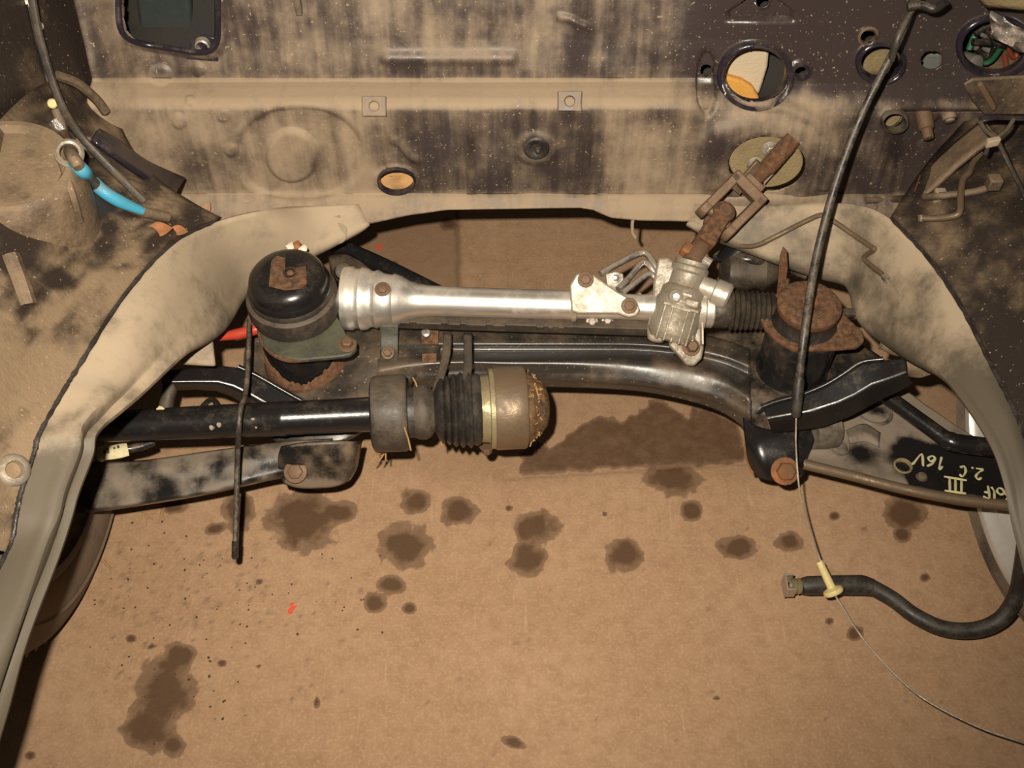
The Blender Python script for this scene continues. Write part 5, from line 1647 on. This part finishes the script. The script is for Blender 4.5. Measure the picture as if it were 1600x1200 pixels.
mb.box(q_ + Vector((0.003, 0.011, 0.001)), (0.006, 0, 0), (0, 0.0012, 0.0), (0, 0, 0.010))
mb.box(q_ + Vector((0.003, -0.011, 0.001)), (0.006, 0, 0), (0, 0.0012, 0.0), (0, 0, 0.010))
mb.build('end_fitting', 'steel', hs, bevel=0.0005)

# ------------------------------------------------------------------ thin rod hanging at the left
rd = thing('hanging_rod', 'thin black rod hanging straight down in front of the drive shaft', 'rod', at(374, 700, z=0.25))
rpts = [at(390, 500, z=0.285), at(388, 560, z=0.285), at(384, 612, z=0.29), at(376, 640, z=0.296), at(373, 668, z=0.285), at(371, 720, z=0.24), at(369, 800, z=0.19), at(367, 868, z=0.15)]
MB().tube(smooth_path(rpts, 6), 0.0036, 10).build('rod_body', 'sleeve', rd)
MB().tube([at(367.6, 846, z=0.166), at(367, 870, z=0.149), at(367, 873, z=0.147)], [0.0044, 0.0044, 0.003], 10).build('rod_tip', 'hose', rd)
rh = MB().tube(smooth_path([at(342, 530, z=0.262), at(350, 526, z=0.263), at(375, 521, z=0.266), at(398, 515, z=0.27), at(415, 511, z=0.27)], 5), [0.003, 0.0035, 0.004, 0.0045, 0.005] + [0.0055 + 0.0005 * min(i, 4) for i in range(16)], 14).build('red_handle', 'red')
tag(rh, 'red tapered plastic stick poking out beside the left engine mount', 'tool')

# ------------------------------------------------------------------ loom with blue sleeve on the left wing
lo = thing('wiring_loom', 'dusty cable with bright blue bands running down the left inner wing', 'cable', at(150, 280, x=-0.52))


def LP(a_, b_):
    return on(a_, b_, 0.011)


MB().tube(smooth_path([LP(38, -20), LP(50, 30), LP(62, 80), LP(76, 128), LP(92, 168), LP(105, 190), LP(122, 208)], 6), [0.0025] * 25 + [0.005, 0.006, 0.0065, 0.007, 0.0075, 0.008, 0.008, 0.008, 0.008, 0.008, 0.008, 0.008], 10).build('upper_cable', 'black', lo)
lp = smooth_path([LP(88, 172), LP(100, 212), LP(112, 242), LP(128, 266), LP(150, 290), LP(180, 312), LP(210, 326), LP(235, 334), LP(262, 340)], 6)
MB().tube(lp, 0.0068, 12).build('loom_sheath', 'wing', lo)
for (seg, r_) in (([LP(114, 250), LP(122, 261), LP(132, 271), LP(140, 279)], 0.0078), ([LP(146, 286), LP(160, 299), LP(178, 311), LP(198, 321), LP(222, 331)], 0.0076)):
    sp = smooth_path([q_ + Vector((0.001, -0.001, 0.002)) for q_ in seg], 5)
    MB().tube(sp, [r_ if i < len(sp) * 0.6 else r_ * (1 - 0.35 * (i / len(sp) - 0.6) / 0.4) for i in range(len(sp))], 12).build('blue_sleeve', 'blue', lo)
MB().lathe(LP(142, 282), LP(150, 291) - LP(140, 279), [(-0.004, 0.0092), (0.004, 0.0092)], 14).build('black_band', 'hose', lo)
q_ = LP(108, 240)
MB().lathe(q_, Vector((0.4, -0.6, 0.7)), [(-0.006, 0.015), (0.004, 0.015), (0.007, 0.012), (0.006, 0.0095), (-0.004, 0.009)], 22, caps=False).build('ring_clip', 'alu_dull', lo)
MB().box(LP(135, 236) + Vector((0, 0, 0.004)), (0.010, 0.002, 0), (0, 0.008, 0.004), (0, -0.003, 0.010)).build('clip_block', 'wing', lo, bevel=0.003)
for (a_, b_, mt) in ((46, 3, 'white_bit'), (59, 41, 'white_bit'), (81, 162, 'yellow')):
    MB().lathe(LP(a_, b_), Vector((0.6, -0.6, 0.5)), [(-0.004, 0.0055), (0.003, 0.0058), (0.005, 0.004), (0.005, 0)], 12).build('end_cap', mt, lo)
MB().tube([LP(84, 186), LP(92, 196), LP(100, 206)], [0.004, 0.006, 0.004], 8).build('foil_wrap', 'foil', lo)

# ------------------------------------------------------------------ pipes and ties at the right
p1 = MB().tube(smooth_path([on(1148, 384, 0.009), on(1180, 384, 0.009), on(1215, 368, 0.009), on(1250, 350, 0.009), on(1283, 336, 0.009), on(1300, 344, 0.009), on(1335, 368, 0.009), on(1362, 386, 0.009), on(1366, 390, 0.009),
                                 on(1354, 398, 0.009), on(1350, 404, 0.009), on(1362, 416, 0.009), on(1380, 430, 0.009)], 5), 0.0034, 9)
p1 = p1.build('brake_pipe', 'iron')
tag(p1, 'thin bent brake pipe with a kink, behind the hanging cable above the right mount', 'pipe', 'brake pipes on the right')
MB().lathe(on(1382, 432, 0.009), on(1387, 438, 0.009) - on(1380, 430, 0.009), [(0, 0.0048), (0.009, 0.0048), (0.009, 0.003), (0.005, 0.002)], 10).build('pipe_nut', 'steel', p1)
p2 = MB().tube(smooth_path([on(1352, 313, 0.009), on(1400, 311, 0.009), on(1450, 308, 0.009), on(1500, 303, 0.009), on(1530, 298, 0.009), on(1548, 291, 0.009)], 6), 0.0048, 10).build('brake_pipe', 'wing')
tag(p2, 'grey straight pipe lying level on the right wheelhouse with a clip', 'pipe', 'brake pipes on the right')
MB().box(on(1468, 306, 0.009), (0.007, 0, 0), (0, 0.006, 0), (0, 0, 0.009)).build('pipe_clip', 'rail', p2, bevel=0.002)
p3 = MB().tube(smooth_path([on(1441, 341, 0.020), on(1465, 341, 0.020), on(1492, 337, 0.020), on(1500, 329, 0.020), on(1501, 305, 0.020), on(1505, 280, 0.020), on(1514, 270, 0.020), on(1520, 255, 0.020), on(1532, 240, 0.020)], 5), 0.0042, 10).build('brake_pipe', 'iron')
tag(p3, 'hooked brown pipe with a bright cut end at the right wheelhouse', 'pipe', 'brake pipes on the right')
MB().lathe(on(1439, 341, 0.020), (-1, 0, 0), [(-0.003, 0.0046), (0.002, 0.0044), (0.002, 0)], 10).build('cut_end', 'alu_tube', p3)
p4 = MB()
p4.tube(smooth_path([at(1531, 190, y=1.01), at(1540, 204, y=1.0), at(1556, 217, y=0.99), at(1566, 235, y=0.985), at(1582, 268, y=0.97), at(1596, 296, y=0.96), at(1612, 330, y=0.95)], 6), 0.0027, 8)
p4.tube(smooth_path([at(1584, 186, y=1.01), at(1574, 202, y=1.0), at(1560, 214, y=0.99), at(1546, 226, y=0.985), at(1540, 240, y=0.985)], 6), 0.0026, 8)
p4 = p4.build('cable_tie', 'rubber')
tag(p4, 'dusty cable tie looped in a cross at the right edge', 'cable tie')
MB().box(at(1551, 222, y=0.985), (0.007, 0, 0.002), (0, 0.004, 0), (0, 0, 0.005)).build('tie_head', 'rail', p4, bevel=0.0015)
MB().box(at(1553, 285, y=0.995), (0.008, 0, 0), (0, 0.008, 0), (0, 0, 0.008)).build('pipe_holder', 'wing', wr, bevel=0.002)

# wiring and foil in the opening at the top right
wb = thing('wire_bundle', 'tangle of green, red and black wires in the top right opening', 'wires', at(1545, 75, y=1.2))
rw = random.Random(3)
for k, mt in enumerate(['green_wire', 'black', 'red_wire', 'grey_plastic', 'black', 'green_wire', 'black', 'grey_plastic', 'red_wire', 'sleeve', 'black', 'sleeve']):
    a0 = (1508 + rw.uniform(0, 40), 50 + rw.uniform(-10, 50))
    pts = [at(a0[0] + 22 * i + rw.uniform(-14, 14), a0[1] + rw.uniform(-22, 22), y=1.215 + rw.uniform(-0.015, 0.02)) for i in range(4)]
    MB().tube(smooth_path(pts, 5), rw.uniform(0.0025, 0.005), 8).build('wire', mt, wb)
MB().lathe(at(1520, 100, y=1.205), (0.4, -0.8, 0.3), [(-0.02, 0.013), (0.006, 0.013), (0.008, 0.010), (0.008, 0)], 16).build('connector_plug', 'grey_plastic', wb, bevel=0.001)
fo2 = MB()
gr_ = [[at(1548 + 14 * i + rw.uniform(-3, 3), 18 + 10 * j + 7 * i + rw.uniform(-4, 4), y=1.13 + rw.uniform(-0.012, 0.012)) for i in range(6)] for j in range(5)]
fo2.patch(gr_, 4, 4)
fo2 = fo2.build('foil_sheet', 'foil', None, solid=0.001)
tag(fo2, 'crumpled shiny foil at the top right corner', 'foil')
mb = MB()
mb.patch([[at(1520, -10, y=1.12), at(1560, -15, y=1.10), at(1640, -20, y=1.08)], [at(1540, 12, y=1.12), at(1575, 14, y=1.10), at(1640, 20, y=1.08)]], 4, 4)
mb.build('cover_flap', 'felt', wb, solid=0.006)
lv = MB().tube(smooth_path([at(1418, 12, y=1.10), at(1440, 8, y=1.10), at(1460, 14, y=1.095), at(1478, 2, y=1.09)], 5), 0.005, 10).build('lever_arm', 'sleeve', cb)

# ------------------------------------------------------------------ leaves, straw, crumbs
def leaf(px_, py_, size, mat_, label, xw=None, lift=0.006, rot=0.0, y=None, z=None):
    c_ = on(px_, py_, lift)
    mb = MB()
    e1 = Vector((cos(rot), sin(rot) * 0.6, sin(rot) * 0.6))
    e2 = Vector((-sin(rot), cos(rot) * 0.7, cos(rot) * 0.7))
    up_ = e1.cross(e2)
    prof_ = [(-1, 0.05), (-0.6, 0.45), (-0.1, 0.6), (0.4, 0.42), (0.8, 0.15), (1.0, 0.03)]
    rows_ = []
    for (t_, w_) in prof_:
        rows_.append([c_ + e1 * t_ * size + e2 * s_ * w_ * size + up_ * (abs(s_) * 0.35 * w_ + 0.2 * t_ * t_) * size * (1 if up_.z > 0 else -1) for s_ in (-1, 0, 1)])
    mb.patch(rows_, 2, 2)
    return tag(mb.build('dry_leaf', mat_, None, solid=0.0006), label, 'leaf', 'dry leaves on the left')


leaf(252, 358, 0.015, 'leaf', 'orange shredded leaf on the left wheelhouse panel, left of two', xw=-0.468, rot=0.1, lift=0.010)
leaf(281, 360, 0.011, 'leaf', 'small bright orange leaf scrap beside the left rail edge', xw=-0.456, rot=-0.2, lift=0.010)
leaf(322, 326, 0.012, 'leaf_tan', 'curled tan leaf standing in the corner where the left rail meets the firewall', xw=-0.437, rot=1.0, lift=0.022)
sc_ = thing('scrap', 'white and orange scrap on the back rim of the left engine mount', 'scrap', at(466, 389, z=0.36))
for (a_, b_, mt, s_) in ((454, 386, 'white_bit', 0.006), (463, 384, 'leaf', 0.006), (474, 390, 'white_bit', 0.005)):
    MB().lathe(at(a_, b_, z=0.355), (rw.uniform(-.3, .3), -0.3, 1), [(-0.002, s_), (0.002, s_ * 1.1), (0.004, s_ * 0.5), (0.004, 0)], 7, wob=0.3).build('scrap_bit', mt, sc_)


def bits(name, n, area, mat_, label, cat, lo_, hi_, kw, lift=0.001, long=False, parent=None):
    mb = MB()
    for _ in range(n):
        a_, b_ = rw.choice(area)
        a_ += rw.gauss(0, 1) * kw.get('sx', 12)
        b_ += rw.gauss(0, 1) * kw.get('sy', 10)
        c_ = kw['f'](a_, b_) + Vector((0, 0, lift))
        s_ = rw.uniform(lo_, hi_)
        if long:
            an = rw.uniform(0, pi)
            dr = Vector((cos(an), sin(an), rw.uniform(-.2, .3)))
            mb.tube([c_ - dr * s_, c_ + dr * s_ * 0.2 + Vector((0, 0, s_ * 0.1)), c_ + dr * s_], max(0.0005, s_ * 0.07), 5)
        else:
            mb.lathe(c_, (rw.uniform(-1, 1), rw.uniform(-1, 1), 1), [(-s_ * 0.6, s_ * 0.5), (0, s_), (s_ * 0.5, s_ * 0.6)], 5, wob=0.3)
    o_ = mb.build(name, mat_, parent)
    if parent is None:
        tag(o_, label, cat, kind='stuff')
    else:
        o_['kind'] = 'stuff'
    return o_


ff = lambda a_, b_: at(a_, b_, z=0.0)
bits('floor_grit', 90, [(210, 900), (260, 870), (330, 900), (400, 950), (240, 1020), (200, 1060), (560, 930), (320, 1090)], 'dirt_bit', 'dark grit scattered on the floor at lower left', 'grit', 0.0008, 0.0022, {'f': ff, 'sx': 50, 'sy': 40})
bits('floor_straw', 16, [(235, 798), (245, 805), (165, 880)], 'straw', 'wisps of straw on the floor under the left control arm', 'straw', 0.004, 0.012, {'f': ff, 'sx': 10, 'sy': 6}, long=True)


def wrp(a_, b_):
    return on(a_, b_, 0.0008)


bits('debris', 190, [(1540, 420), (1560, 470), (1585, 520), (1590, 400), (1500, 370), (1595, 600)], 'grease', '', '', 0.0006, 0.0018, {'f': wrp, 'sx': 24, 'sy': 36}, lift=0.0005, parent=wr)
bits('debris', 130, [(1560, 440), (1590, 520), (1550, 380), (1500, 400)], 'leaf', '', '', 0.0006, 0.0017, {'f': wrp, 'sx': 26, 'sy': 44}, lift=0.0005, parent=wr)


def wlp(a_, b_):
    return on(a_, b_, 0.0008)


bits('debris', 80, [(100, 540), (60, 600), (150, 470), (230, 400), (120, 500)], 'dirt_bit', '', '', 0.0005, 0.0015, {'f': wlp, 'sx': 30, 'sy': 30}, lift=0.0004, parent=wl)
bits('debris', 12, [(110, 520), (140, 500), (230, 380)], 'straw', '', '', 0.003, 0.007, {'f': wlp, 'sx': 25, 'sy': 20}, lift=0.001, long=True, parent=wl)
# a few straws on the drive shaft and the subframe
for (a_, b_, c2, d2, zz) in ((645, 590, 652, 606, 0.275), (632, 668, 642, 704, 0.27), (686, 675, 690, 697, 0.21)):
    st_ = MB().tube([at(a_, b_, z=zz), at((a_ + c2) / 2 + 1, (b_ + d2) / 2, z=zz), at(c2, d2, z=zz - 0.004)], 0.0011, 6).build('straw', 'straw')
    tag(st_, {645: 'short straw on top of the boot collar of the drive shaft', 632: 'long straw lying across the damper ring of the drive shaft', 686: 'straw hanging below the ribbed boot'}[a_], 'straw')
mb = MB()
for k in range(14):
    q_ = at(592 + rw.gauss(0, 7), 708 + rw.gauss(0, 6), z=0.185)
    dr = Vector((rw.uniform(-1, 1), rw.uniform(-1, 1), rw.uniform(-1, 1))).normalized()
    mb.tube([q_ - dr * 0.006, q_ + dr * 0.006], 0.0011, 5)
tag(mb.build('straw_tuft', 'straw', ds), None, None, kind='stuff')
